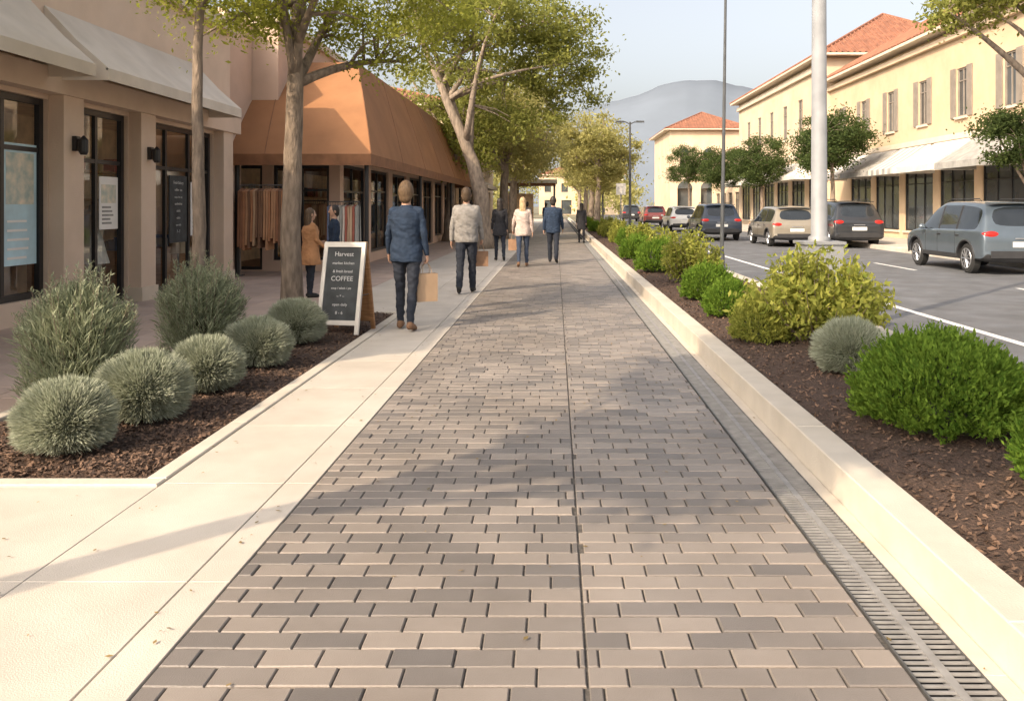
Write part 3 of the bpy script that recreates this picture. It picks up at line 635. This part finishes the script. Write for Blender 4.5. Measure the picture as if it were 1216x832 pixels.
# ------------------------------------------------------------------ shrubs
for x,y,r in ((-2.95,5.07,.30),(-2.86,5.85,.31),(-2.80,6.75,.295),(-2.76,7.8,.305),(-2.80,9.05,.31)):
    ball('santolina_shrub',(x,y,.0),r*random.uniform(.95,1.05),r*random.uniform(1.55,1.68),19000,L_lav)
def wisp(name,c,r,h,n,m):
    e=empty(name,c); D=unit(n); D[:,2]=np.abs(D[:,2]); q=RNG.random(n)**.5
    base=np.stack([D[:,0]*r*.85*q,D[:,1]*r*.85*q,h*(RNG.random(n)**.8)*.84*(1-.35*q*q)],1)
    U=np.stack([D[:,0]*.6*q,D[:,1]*.6*q,np.full(n,.8)],1)+unit(n)*.55; U/=np.linalg.norm(U,axis=1)[:,None]
    l=h*RNG.uniform(.05,.13,n); V,F=diamonds(base+U*l[:,None]/2,U,unit(n),l,.009*RNG.uniform(.6,1.3,n)); V[:,2]=np.maximum(V[:,2],.004); np_mesh('foliage',V,F,m,e)
    mb=MB(); mb.ell((0,0,h*.36),(r*.45,r*.45,h*.33),MATS['shrub_core'],14,10)
    tip=[]
    for i in range(110):
        a=random.uniform(0,6.28); rr=r*math.sqrt(random.random()); t=Vector((math.cos(a)*rr,math.sin(a)*rr,h*(1-.4*(rr/r)**2)*random.uniform(.85,1.08))); b=Vector((math.cos(a)*.05,math.sin(a)*.05,0)); mb.tube([b,b.lerp(t,.5)+Vector((math.cos(a),math.sin(a),0))*.03,t],[.006,.004,.002],M_bark,n=4,caps=False); tip.append(np.array(b.lerp(t,.55))[None]*(1-np.linspace(0,1,26)[:,None])+np.array(t)[None]*np.linspace(0,1,26)[:,None])
    mb.build('stems',e); T=np.concatenate(tip); T=np.repeat(T,2,0)+RNG.normal(size=(len(T)*2,3))*.006; U=unit(len(T))*.7; U[:,2]+=.8; U/=np.linalg.norm(U,axis=1)[:,None]
    V,F=diamonds(T+U*.02,U,unit(len(T)),.045,.008); np_mesh('sprigs',V,F,m,e)
wisp('rosemary_bush',(-3.72,6.55,.0),.46,1.04,16000,L_olive)
wisp('rosemary_bush',(-3.62,8.6,.0),.47,1.0,15000,L_olive)
zb=.14
dome('green_shrub',(2.36,5.15,zb),.49,.58,26000,L_green,.036)
dome('green_shrub',(2.50,3.95,zb),.30,.46,12000,L_green,.032)
ball('santolina_shrub',(2.36,6.75,zb),.30,.46,14000,L_lav)
bush('yellow_leaf_shrub',(2.62,8.35,zb),.76,.86,9000,L_yel,.080,.40,80)
dome('green_shrub',(2.02,8.35,zb),.27,.44,8000,L_yel,.035)
dome('green_shrub',(2.12,10.3,zb),.31,.45,9000,L_green,.038)
dome('green_shrub',(2.18,12.1,zb),.37,.52,9000,L_green,.042)
bush('yellow_leaf_shrub',(2.35,14.7,zb),.55,.9,5500,L_yel,.08,.42,55)
yy=17.2;k=0
while yy<58:
    x=2.15+random.uniform(-.15,.35); r=random.uniform(.34,.46)
    if k%3==1: bush('yellow_leaf_shrub',(x+.2,yy,zb),r*1.2,.85,2600,L_yel,.10,.45,30)
    else: dome('green_shrub',(x,yy,zb),r,r*1.45,3600,random.choice((L_green,L_yel,L_green)),.075)
    yy+=1.6+.03*yy;k+=1
# ------------------------------------------------------------------ poles / lamps
def streetlamp(x,y,z,sd=-1):
    e=empty('street_lamp',(x,y,z)); mb=MB()
    mb.box(-.22,.22,-.22,.22,-.1,.92,M_pole); mb.box(-.26,.26,-.26,.26,-.12,.08,M_pole); mb.box(-.24,.24,-.24,.24,.92,.955,M_pole); mb.box(-.08,.08,-.226,-.221,.3,.6,M_steel)
    mb.build('base',e,bevel=.012)
    mb=MB(); mb.tube([(0,0,.9),(0,0,1.0),(0,0,1.02),(0,0,9)],[.125,.125,.094,.06],M_pole,n=24,caps=True); mb.tube([(0,0,8.8),(sd*.5,0,9.25),(sd*1.6,0,9.35)],[.05,.045,.035],M_pole,n=10); mb.build('pole_and_arm',e,smooth=True)
    mb=MB(); a,b=sorted((sd*2.2,sd*1.5)); mb.box(a,b,-.13,.13,9.28,9.38,M_pole); mb.build('lamp_head',e,bevel=.01)
streetlamp(3.08,9.85,.14)
mb=MB()
mb.tube([(3.5,17.8,.0),(3.55,17.8,3),(3.60,17.8,6.8)],[.045,.035,.025],M_poledark,n=10); mb.tube([(3.5,17.8,.0),(3.5,17.8,.5)],[.075,.07],M_poledark,n=10); mb.build('flag_pole')
def lamp2(x,y,h):
    mb=MB(); mb.tube([(x,y,.0),(x,y,h)],[.07,.04],M_poledark,n=10); mb.tube([(x,y,0),(x,y,.6)],[.12,.10],M_poledark,n=10)
    for s in (-1,1):
        mb.tube([(x,y,h-.1),(x+s*.2,y,h),(x+s*.35,y,h)],[.025,.025,.02],M_poledark,n=6); mb.box(x+s*.45-.18,x+s*.45+.18,y-.09,y+.09,h-.02,h+.05,M_poledark)
    return mb.build('double_street_lamp')
lamp2(3.35,38,5.3); lamp2(3.35,60,5.3); lamp2(3.35,85,5.3)
mb=MB(); mb.tube([(3.4,44,.1),(3.4,44,2.6)],[.03,.03],M_pole,n=8); mb.box(3.15,3.65,43.95,43.97,2.1,2.7,M_white); mb.build('traffic_sign')
# ------------------------------------------------------------------ A-frame sign
e=empty('sandwich_board_sign',(-2.50,10.05,0)); H=1.07
def lean(sgn): return Matrix.Translation((0,0,H))@Matrix.Rotation(sgn*math.radians(13),4,'X')
for sgn,nm in ((-1,'front_panel'),(1,'back_panel')):
    M=lean(sgn); mb=MB(); s=-sgn
    yo=-.012 if sgn==-1 else .012
    mb.box(-.215,.215,-.008+yo,.008+yo,-.93,-.06,M_slate if sgn==-1 else M_wood,M)
    fm=M_frame if sgn==-1 else M_wood
    for a,b in ((-.26,-.212),(.212,.26)): mb.box(a,b,-.02+yo,.02+yo,-1.09,0,fm,M)
    mb.box(-.2118,.2118,-.019+yo,.019+yo,-.062,-.001,fm,M); mb.box(-.2118,.2118,-.019+yo,.019+yo,-.985,-.928,fm,M)
    mb.build(nm,e,bevel=.003)
M=lean(-1)
for i,(t,s_) in enumerate((('Harvest',.075),('market kitchen',.045),('& fresh bread',.045),('COFFEE',.08),('soup / salads / pie',.035),('~ * ~',.045),('open daily',.045),('8 - 6',.05))):
    z=-.17-i*.098; p=M@Vector((0,-.0225,z)); o=text(t,s_,p,(math.radians(90-13),0,0),M_chalk,e,'lettering')
mb=MB(); 
for x in (-.236,.236): mb.tube([(x,-.12,.45),(x,.12,.45)],[.006,.006],M_steel,n=5)
mb.build('hinge_bars',e); e.rotation_euler=(0,0,math.radians(-10))
# ------------------------------------------------------------------ cars
def ev(o):
    dg=bpy.context.evaluated_depsgraph_get(); dg.update(); return bpy.data.meshes.new_from_object(o.evaluated_get(dg))
def car(name,loc,paint,zs=1.0,L=4.45,roof=1.64,suv=True,yaw=0,rails=True):
    e=empty(name,loc); e.rotation_euler=(0,0,yaw)
    k=L/4.45; R=roof
    st=[(0.0,.40,.84,.72,.76,.70),(.03,.30,.90,.90,.94,.80),(.12,.26,.92,.98,1.06,.80),(.38,.26,.925,.99,R-.14,.68),(.52,.26,.925,.99,R-.04,.68),(1.30,.26,.93,.98,R,.69),(1.36,.26,.93,.98,R,.69),(2.24,.26,.93,.97,R,.69),(2.30,.26,.93,.97,R-.005,.69),(2.78,.26,.93,.965,R-.09,.67),(3.40,.26,.925,.96,1.10,.76),(3.52,.26,.92,.95,1.02,.78),(4.05,.27,.90,.88,.93,.76),(4.33,.30,.84,.76,.80,.68),(4.45,.42,.76,.60,.64,.60)]
    V=[];F=[];mi=[];
    def ring(s):
        y,zb_,hw,zbelt,zt,ht=s; y*=k; big=zt-zbelt>.15
        h=[(hw*.86,zb_),(hw*.985,zb_+.10),(hw,min(.62,zbelt-.10)),(hw*.985,zbelt-.03),(hw*.955,zbelt),(ht+.02,zt-.09 if big else zbelt+(zt-zbelt)*.5),(ht-.02,zt-.03 if big else zbelt+(zt-zbelt)*.8),(ht*.85,zt)]
        return [(x,y,z) for x,z in h]+[(0,y,zt+.025)]+[(-x,y,z) for x,z in h[::-1]]
    n=17
    for s in st: V+=ring(s)
    for i in range(len(st)-1):
        for j in range(n):
            j2=(j+1)%n; F.append((i*n+j,i*n+j2,(i+1)*n+j2,(i+1)*n+j)); m=0
            jj=j if j<8 else 15-j
            if jj==4 and i in (3,4,6,8,9): m=1
            if jj==4 and i in (5,7): m=2
            if jj==7 and i in (2,9): m=1
            if jj==0 or j==16: m=2
            mi.append(m)
    F.append(tuple(range(n))[::-1]); mi.append(0); F.append(tuple((len(st)-1)*n+q for q in range(n))); mi.append(0)
    me=bpy.data.meshes.new('b'); me.from_pydata(V,[],F); me.materials.append(paint); me.materials.append(M_cargl); me.materials.append(M_plast)
    me.polygons.foreach_set('material_index',mi); me.update()
    o=bpy.data.objects.new('body',me); COL.objects.link(o)
    bm=bmesh.new(); bm.from_mesh(me); bmesh.ops.recalc_face_normals(bm,faces=bm.faces)
    cl=bm.edges.layers.float.get('crease_edge') or bm.edges.layers.float.new('crease_edge')
    for ed in bm.edges:
        ms={f.material_index for f in ed.link_faces}
        if len(ms)>1: ed[cl]=.9
    bm.to_mesh(me); bm.free()
    sb=o.modifiers.new('s','SUBSURF'); sb.levels=2; sb.render_levels=2
    wy=(.82*k,3.55*k); cut=MB()
    for y in wy:
        for s in (-1,1): cut.tube([(s*.62,y,.34),(s*1.1,y,.34)],[.405,.405],M_plast,n=28)
    co=cut.build('cut')
    bm=bmesh.new(); bm.from_mesh(co.data); bmesh.ops.recalc_face_normals(bm,faces=bm.faces); bm.to_mesh(co.data); bm.free()
    b=o.modifiers.new('c','BOOLEAN'); b.object=co; b.operation='DIFFERENCE'; b.solver='EXACT'
    try: b.material_mode='TRANSFER'
    except Exception: pass
    m2=ev(o); o.modifiers.clear(); o.data=m2; bpy.data.objects.remove(co)
    m2.polygons.foreach_set('use_smooth',[True]*len(m2.polygons))
    try: m2.set_sharp_from_angle(angle=math.radians(38))
    except Exception: pass
    o.parent=e
    mb=MB()
    for y in wy:
        for s in (-1,1):
            x0=s*.70;x1=s*.895
            mb.tube([(x0,y,.34),(x0+s*.03,y,.34),(x1-s*.03,y,.34),(x1,y,.34)],[.30,.34,.34,.30],M_tyre,n=28)
            mb.tube([(x1-s*.01,y,.34),(x1+s*.004,y,.34)],[.235,.225],M_plast,n=24)
            mb.tube([(x1+s*.002,y,.34),(x1+s*.014,y,.34)],[.05,.045],M_rim,n=12)
            for q in range(10):
                a=q*math.pi/5; mb.tube([(x1+s*.008,y+.03*math.cos(a),.34+.03*math.sin(a)),(x1+s*.006,y+.215*math.cos(a),.34+.215*math.sin(a))],[.018,.015],M_rim,n=5)
            P=[(x1+s*.004,y+.222*math.cos(t*math.pi/14),.34+.222*math.sin(t*math.pi/14)) for t in range(29)]; mb.tube(P,[.012]*29,M_rim,n=5,caps=False)
            P=[(s*.925,y+.415*math.cos(t*math.pi/12),.34+.415*math.sin(t*math.pi/12)) for t in range(13)]; mb.tube(P,[.022]*13,M_plast,n=6)
    mb.build('wheels',e,smooth=False)
    mb=MB()
    for s in (-1,1):
        mb.ell((s*.70,.055,.90),(.17,.05,.075),M_red,12,8); mb.ell((s*.84,.16,.90),(.06,.14,.065),M_red,12,8)
        mb.ell((s*.68,4.30*k,.72),(.15,.09,.06),M_plate,12,8)
        mb.ell((s*1.0,2.95*k,1.02),(.09,.06,.07),paint,12,8); mb.tube([(s*.88,2.98*k,.98),(s*.95,2.96*k,1.0)],[.02,.02],M_plast,n=6)
        for y in (1.15*k,2.1*k): mb.box(s*.93-.012,s*.93+.012,y,y+.16,.845,.87,M_plast)
        for y in (1.33*k,2.27*k,2.95*k): mb.box(s*.925-.003,s*.925+.006,y,y+.008,.42,.93,M_plast)
        mb.box(s*.92-.01,s*.92+.012,1.28*k,3.08*k,.33,.43,M_plast)
        if rails: mb.tube([(s*.6,.7*k,R-.0),(s*.6,.8*k,R+.05),(s*.6,2.2*k,R+.05),(s*.6,2.4*k,R-.01)],[.014]*4,M_plast,n=6)
    mb.box(-.26,.26,-.02,.02,.62,.74,M_plate); mb.box(-.74,.74,-.025,.06,.38,.54,M_plast); mb.box(-.2,.2,-.012,.04,.80,.825,M_rim)
    mb.box(-.62,.62,.28,.50,R-.055,R-.03,paint)
    mb.tube([(-.02,.31,1.12),(.3,.12,1.10)],[.008,.006],M_plast,n=4)
    mb.build('fittings',e,bevel=.006)
    e.scale=(1,1,zs); return e
P_gb=mat('paint_greyblue',(.11,.14,.17),.3,var=.04,metal=.4,coat=1); P_bk=mat('paint_black',(.022,.024,.028),.3,var=.04,coat=1); P_nv=mat('paint_navy',(.025,.035,.055),.3,var=.04,coat=1)
P_wh=mat('paint_white',(.60,.60,.58),.35,var=.03,coat=1); P_tan=mat('paint_tan',(.27,.24,.19),.35,var=.04,metal=.3,coat=1); P_rd=mat('paint_red',(.16,.03,.025),.35,var=.04,coat=1)
car('parked_car',(10.25,18.4,-.02),P_gb,L=4.3)
car('parked_car',(10.9,30.2,-.02),P_bk,zs=1.05)
car('parked_car',(8.95,31.2,-.02),P_tan,zs=.93,rails=False)
car('passing_car',(7.3,37.0,-.02),P_nv)
car('passing_car',(7.7,50.0,-.02),P_wh,zs=.93,rails=False)
car('parked_car',(7.6,64,-.02),P_rd,zs=.95,rails=False)
car('passing_car',(7.4,82,-.02),P_bk)
# ------------------------------------------------------------------ people
M_skin=mat('skin',(.50,.30,.21),.55,var=.06,scale=6); M_eye=mat('eye',(.05,.03,.02),.2)
mat('lip',(.35,.13,.11),.5)
def person(name,loc,yaw,H,top,pants,shoe,hair,female=False,legs=((12,6,0),(-14,12,22)),arms=((8,12,9),(-6,14,8)),hem=.80,longhair=False,grip=(False,False),coat=False,vox=.0085,bulk=1.0,turn=0,bob=False):
    chains=[];ells=[]; MATL=[top,pants,shoe,hair,M_skin]; TOP,PAN,SHO,HAI,SKI=range(5)
    sh=.170 if not female else .155; hipx=.088
    def chain(P,R,l): chains.append(([Vector(p) for p in P],R,l))
    d2=math.radians
    for s,(t,k,fp) in zip((-1,1),legs):
        t,k,fp=d2(t),d2(k),d2(fp); h=Vector((s*hipx,0,.90)); kn=h+Vector((s*.005,math.sin(t)*.43,-math.cos(t)*.43)); an=kn+Vector((0,math.sin(t-k)*.40,-math.cos(t-k)*.40))
        chain([h,h.lerp(kn,.4),kn,kn.lerp(an,.35),an],[.100,.090,.066,.064,.054] if not female else [.102,.085,.058,.056,.042],PAN)
        def fo(y,z): return an+Vector((s*.012*(y/.1) if y>0 else 0,y*math.cos(fp)+z*math.sin(fp),z*math.cos(fp)-y*math.sin(fp)))
        chain([an+Vector((0,0,-.01)),fo(-.035,-.045),fo(.04,-.04),fo(.13,-.052),fo(.17,-.056)],[.042,.040,.042,.036,.027],SHO)
    hands=[]
    for s,(t,k,o),gr in zip((-1,1),arms,grip):
        t,k,o=d2(t),d2(k),d2(o); S=Vector((s*sh,0,1.40)); d1=Vector((s*math.sin(o),math.sin(t)*math.cos(o),-math.cos(t)*math.cos(o))); E=S+d1*.285
        dd=Vector((s*math.sin(o)*.35,math.sin(t+k),-math.cos(t+k))).normalized(); Wp=E+dd*.245
        chain([S-Vector((s*.05,0,-.012)),S,S.lerp(E,.5),E,E.lerp(Wp,.4),Wp],[.055,.062,.056,.048,.046,.036] if not female else [.047,.054,.049,.042,.040,.031],TOP)
        down=dd; inn=Vector((-s,0,0)); inn=(inn-down*inn.dot(down)).normalized(); fr=down.cross(inn)*(1 if down.cross(inn).y>0 else -1)
        def hp(a,b,c): return Wp+down*a+fr*b+inn*c
        chain([Wp-down*.01,hp(.03,0,0)],[.024,.022],SKI)
        for b in (-.024,-.008,.008,.024): chain([hp(.02,b*.6,0),hp(.085,b,0)],[.014,.013],SKI)
        for b,l in ((.030,.070),(.010,.078),(-.010,.072),(-.029,.056)):
            if gr: chain([hp(.085,b,0),hp(.085+l*.38,b,.014),hp(.085+l*.42,b,.036),hp(.085+l*.1,b,.044)],[.0095,.009,.0085,.008],SKI)
            else: chain([hp(.085,b,0),hp(.085+l*.45,b*1.05,.006),hp(.085+l*.75,b*1.05,.018),hp(.085+l*.95,b*1.02,.03)],[.0095,.009,.0085,.0075],SKI)
        chain([hp(.025,.022,.006),hp(.055,.044,.014),hp(.082,.050,.026),hp(.10,.044,.034)],[.013,.011,.010,.0085],SKI)
        hands.append(hp(.112,0,.026))
    B=bulk
    if female: tors=[(hem-.02,.160,.118),(hem+.03,.168,.122),(.95,.165,.115),(1.08,.142,.104),(1.2,.150,.113),(1.30,.162,.118),(1.38,.158,.098),(1.43,.11,.075),(1.47,.06,.06)]
    else: tors=[(hem-.02,.165,.120),(hem+.02,.176,.127),(.95,.172,.120),(1.08,.172,.120),(1.2,.182,.126),(1.32,.190,.128),(1.39,.170,.108),(1.44,.115,.082),(1.48,.066,.064)]
    if coat: tors=[(hem-.02,.21,.16),(hem+.04,.205,.155)]+[(z,a*1.05,b*1.1) for z,a,b in tors[2:]]
    tors=[(z,a*B if i<7 else a,b*B if i<7 else b) for i,(z,a,b) in enumerate(tors)]
    hipr=[(.80,.13,.10),(.86,.165,.118),(.95,.155,.11),(1.02,.13,.10)]
    chain([(0,-.01,1.45),(0,.005,1.56)],[.054,.050],SKI)
    ells=[((0,.012,1.64),(.074,.094,.112),SKI),((0,.045,1.565),(.048,.05,.045),SKI),((0,-.014,1.655),(.086,.101,.116),HAI),((-.078,.0,1.625),(.012,.02,.032),SKI),((.078,.0,1.625),(.012,.02,.032),SKI),((0,-.05,1.60),(.074,.06,.09),HAI)]
    chain([(0,.10,1.65),(0,.118,1.61)],[.011,.015],SKI)
    if longhair: ells+=[((0,-.05,1.55),(.088,.065,.15),HAI),((0,-.06,1.46),(.085,.05,.11),HAI)]
    if bob: ells+=[((0,-.022,1.63),(.094,.094,.125),HAI),((0,-.045,1.565),(.078,.06,.075),HAI)]
    mb=MB(); DM=M_skin
    for P,R,l in chains:
        for i,p in enumerate(P): mb.ell(p,(R[i],)*3,DM,12,8)
        for i in range(len(P)-1): mb.tube([P[i],P[i+1]],[R[i],R[i+1]],DM,n=12)
    for c,r,l in ells: mb.ell(c,r,DM,16,12)
    def loft(rs):
        V=[];F=[];n=24
        for z,a,b in rs:
            for i in range(n):
                q=2*math.pi*i/n; cx=math.copysign(abs(math.cos(q))**.85,math.cos(q)); V.append((a*cx,b*math.sin(q),z))
        for k in range(len(rs)-1):
            for i in range(n): F.append((k*n+i,k*n+(i+1)%n,(k+1)*n+(i+1)%n,(k+1)*n+i))
        F.append(tuple(range(n))[::-1]); F.append(tuple((len(rs)-1)*n+i for i in range(n))); mb.add(V,F,DM)
    loft(hipr); loft(tors)
    o=mb.build('tmpbody'); r=o.modifiers.new('r','REMESH'); r.mode='VOXEL'; r.voxel_size=vox; r.use_smooth_shade=True
    sm=o.modifiers.new('s','SMOOTH'); sm.factor=.5; sm.iterations=2
    me=ev(o); bpy.data.objects.remove(o)
    nP=len(me.polygons); C=np.zeros(nP*3); me.polygons.foreach_get('center',C); C=C.reshape(-1,3)
    best=np.full(nP,1e9); lab=np.zeros(nP,int)
    def upd(d,l,bias=0):
        m=d+bias<best; best[m]=(d+bias)[m]; lab[m]=l
    for P,R,l in chains:
        for i in range(len(P)-1):
            a=np.array(P[i]);b=np.array(P[i+1]); ab=b-a; t=np.clip(((C-a)@ab)/(ab@ab+1e-9),0,1); d=np.linalg.norm(C-(a+t[:,None]*ab),axis=1)-(R[i]*(1-t)+R[i+1]*t); upd(d,l)
    for c,rr,l in ells:
        rr=np.array(rr); q=np.linalg.norm((C-np.array(c))/rr,axis=1); upd((q-1)*rr.min(),l)
    for rs,l in ((hipr,PAN),(tors,TOP)):
        z=[q[0] for q in rs]; a=np.interp(C[:,2],z,[q[1] for q in rs]); b=np.interp(C[:,2],z,[q[2] for q in rs]); d=(np.sqrt((C[:,0]/a)**2+(C[:,1]/b)**2)-1)*np.minimum(a,b); out=np.maximum(z[0]-C[:,2],C[:,2]-z[-1]); d=np.where(out>0,np.maximum(d,0)+out*1.2,d); upd(d,l,-.002)
    lab[(C[:,2]>1.50)&(lab==TOP)]=SKI
    me.materials.clear()
    for m in MATL: me.materials.append(m)
    me.polygons.foreach_set('material_index',lab.astype(np.int32))
    nV=len(me.vertices); Vc=np.zeros(nV*3); me.vertices.foreach_get('co',Vc); Vc=Vc.reshape(-1,3); Nn=np.zeros(nV*3); me.vertices.foreach_get('normal',Nn); Nn=Nn.reshape(-1,3)
    sd=loc[1]
    for i in range(nV):
        z=Vc[i,2]
        if .12<z<1.44 and (abs(Vc[i,0])<.2 or z>1.0):
            a=noise.noise(Vector((Vc[i,0]*9+sd,Vc[i,1]*9,z*16+Vc[i,0]*8)))+.5*noise.noise(Vector((Vc[i,0]*22,Vc[i,1]*22+sd,z*30)))
            Vc[i]+=Nn[i]*a*.012
    s=H/1.75; Vc*=s; Vc[:,2]-=Vc[:,2].min(); 
    me.vertices.foreach_set('co',Vc.ravel().astype(np.float32)); me.update()
    o=bpy.data.objects.new(name,me); COL.objects.link(o); o.location=loc; o.rotation_euler=(0,0,yaw)
    zmin=min([c.z-r for P,R,l in chains for c,r in zip(P,R)])
    mb=MB()
    for x in (-.03,.03): mb.ell((x*s,.094*s,(1.648-zmin)*s),(.012*s,.008*s,.007*s),M_eye,8,6)
    mb.ell((0,.098*s,(1.568-zmin)*s),(.022*s,.006*s,.005*s),MATS['lip'],8,6)
    mb.build('face_features',o)
    Mw=Matrix.Translation(loc)@Matrix.Rotation(yaw,4,'Z')
    return [Mw@((h-Vector((0,0,zmin)))*s) for h in hands]
def cl(name,c,**k): return mat(name,c,.85,var=.14,scale=8,bump=.35,bscale=120,**k)
C_navy=cl('navy_jacket',(.014,.030,.062)); C_jean=cl('dark_denim',(.016,.021,.034)); C_grey=cl('grey_sweater',(.29,.275,.26)); C_blk=cl('black_cloth',(.018,.018,.022)); C_pink=cl('oat_knit',(.52,.42,.37)); C_blue=cl('blue_jean',(.035,.052,.09)); C_tan=cl('camel_coat',(.44,.22,.10)); C_shoe=cl('brown_leather',(.20,.11,.06)); C_bshoe=cl('black_leather',(.02,.02,.02))
H_br=mat('hair_brown',(.12,.075,.04),.6,c2=(.05,.03,.016),scale=30,stretch=(3,3,.5),bump=.5,bscale=60); H_bl=mat('hair_blond',(.60,.44,.25),.6,c2=(.34,.22,.11),scale=30,stretch=(3,3,.5),bump=.5,bscale=60); H_dk=mat('hair_dark',(.03,.02,.015),.6,c2=(.012,.01,.008),scale=30); H_lb=mat('hair_lightbrown',(.17,.105,.055),.6,c2=(.065,.04,.02),scale=30,stretch=(3,3,.5),bump=.5,bscale=60)
def bag(loc,w=.26,h=.34,d=.12,yaw=.3,m=M_kraft,drop=.13):
    e=empty('paper_shopping_bag',loc); e.rotation_euler=(0,0,yaw); mb=MB(); zt=-drop; zb_=zt-h
    a,b=w/2,d/2
    V=[(-a,-b,zb_),(a,-b,zb_),(a,b,zb_),(-a,b,zb_),(-a*1.02,-b*.9,zt),(a*1.02,-b*.9,zt),(a*1.02,b*.9,zt),(-a*1.02,b*.9,zt),(-a*.99,0,zb_+h*.5),(a*.99,0,zb_+h*.5)]
    mb.add([Vector(v) for v in V],[(0,3,2,1),(0,1,5,4),(2,3,7,6),(1,2,9),(5,9,6),(1,9,5),(2,6,9),(3,0,8),(4,7,8),(0,4,8),(3,8,7)],m)
    mb.box(-a*.95,a*.95,-b*.8,b*.8,zt-.05,zt-.045,M_white); mb.build('bag',e)
    mb=MB()
    for s in (-1,1):
        P=[Vector((-a*.45*math.cos(t),s*b*.85*(1-math.sin(t)),zt+drop*math.sin(t))) for t in [math.pi*i/12 for i in range(13)]]
        mb.tube(P,[.004]*13,M_kraft,n=5)
    mb.build('handles',e)
h=person('walking_woman',(-1.82,10.25,0),math.radians(-4),1.78,C_navy,C_jean,C_shoe,H_lb,True,legs=((9,5,0),(-9,7,10)),arms=((6,18,14),(-2,16,13)),hem=.82,grip=(False,True),vox=.0075,bulk=1.17,bob=True)
bag(h[1],yaw=.5)
h=person('walking_man',(-1.55,14.6,0),0,1.80,C_grey,C_jean,C_bshoe,H_br,legs=((-12,10,16),(10,5,0)),arms=((-8,12,12),(10,14,12)),hem=.86,grip=(False,True),bulk=1.15)
bag(h[1],w=.24,h=.26,yaw=.2,m=cl('tan_bag',(.34,.20,.12)))
person('walking_woman',(-1.55,23.3,0),.15,1.70,C_blk,C_jean,C_bshoe,H_dk,True,legs=((10,5,0),(-12,10,16)),longhair=True,hem=.72,vox=.011,coat=True)
h=person('walking_woman',(-.82,20.9,0),0,1.70,C_pink,C_blue,C_shoe,H_bl,True,legs=((-12,12,18),(11,5,0)),arms=((8,20,16),(-6,16,14)),longhair=True,hem=.80,vox=.010,bulk=1.2,grip=(True,False))
bag(h[0],w=.26,h=.28,yaw=0,m=MATS['tan_bag'])
person('walking_man',(-.07,22.4,0),-.05,1.74,C_navy,C_jean,C_bshoe,H_dk,legs=((12,5,0),(-13,10,18)),arms=((-8,14,12),(10,16,12)),vox=.011,bulk=1.12)
person('walking_woman',(1.05,34.5,0),0,1.62,C_blk,C_blk,C_bshoe,H_dk,True,longhair=True,hem=.60,coat=True,vox=.013)
person('standing_woman',(-4.05,13.9,0),math.radians(-50),1.45,C_tan,C_jean,C_bshoe,H_br,True,legs=((2,2,0),(-2,2,0)),arms=((14,60,10),(10,40,8)),hem=.66,longhair=True,coat=True,vox=.010,bulk=1.2)
person('standing_woman',(-4.0,15.2,0),math.radians(120),1.5,C_navy,C_jean,C_bshoe,H_dk,True,legs=((2,2,0),(-2,2,0)),vox=.012)
for x,y,t in ((-3.6,36,C_blk),(-1.4,41,C_grey),(-.6,52,C_navy)):
    person('distant_pedestrian',(x,y,0),random.uniform(-.3,.3),1.7,t,C_jean,C_bshoe,H_dk,vox=.018)
# ------------------------------------------------------------------ light / world / camera
az,el=math.radians(222),math.radians(34)
Dv=Vector((math.sin(az)*math.cos(el),math.cos(az)*math.cos(el),math.sin(el)))
sl=bpy.data.lights.new('sun','SUN'); sl.energy=5.0; sl.angle=math.radians(.5); sl.color=(1,.80,.57)
so=bpy.data.objects.new('sun',sl); COL.objects.link(so); so.rotation_euler=Dv.to_track_quat('Z','Y').to_euler()
w=bpy.data.worlds.new('World'); scene.world=w; w.use_nodes=True; nt=w.node_tree; nt.nodes.clear()
sky=nt.nodes.new('ShaderNodeTexSky'); sky.sky_type='NISHITA'; sky.sun_disc=False; sky.sun_elevation=el; sky.sun_rotation=az; sky.dust_density=6; sky.air_density=1.0; sky.ozone_density=1
hs=nt.nodes.new('ShaderNodeHueSaturation'); hs.inputs['Saturation'].default_value=.5; hs.inputs['Value'].default_value=2.0
tn=nt.nodes.new('ShaderNodeMix'); tn.data_type='RGBA'; tn.blend_type='MULTIPLY'; tn.inputs[0].default_value=1; tn.inputs[7].default_value=(1.05,1.0,.95,1)
bg=nt.nodes.new('ShaderNodeBackground'); bg.inputs['Strength'].default_value=.15; ou=nt.nodes.new('ShaderNodeOutputWorld')
nt.links.new(sky.outputs[0],hs.inputs['Color']); nt.links.new(hs.outputs[0],tn.inputs[6]); nt.links.new(tn.outputs[2],bg.inputs[0]); nt.links.new(bg.outputs[0],ou.inputs[0])
scene.view_settings.view_transform='Standard'; scene.view_settings.look='None'; scene.view_settings.exposure=0
cd=bpy.data.cameras.new('camera'); cd.sensor_width=36; cd.lens=1000/1216*36; cd.shift_x=-52/1216; cd.shift_y=-171/1216; cd.clip_end=12000; cd.clip_start=.05
co=bpy.data.objects.new('camera',cd); COL.objects.link(co); co.location=(0,0,1.5); co.rotation_euler=(math.pi/2,0,0); scene.camera=co
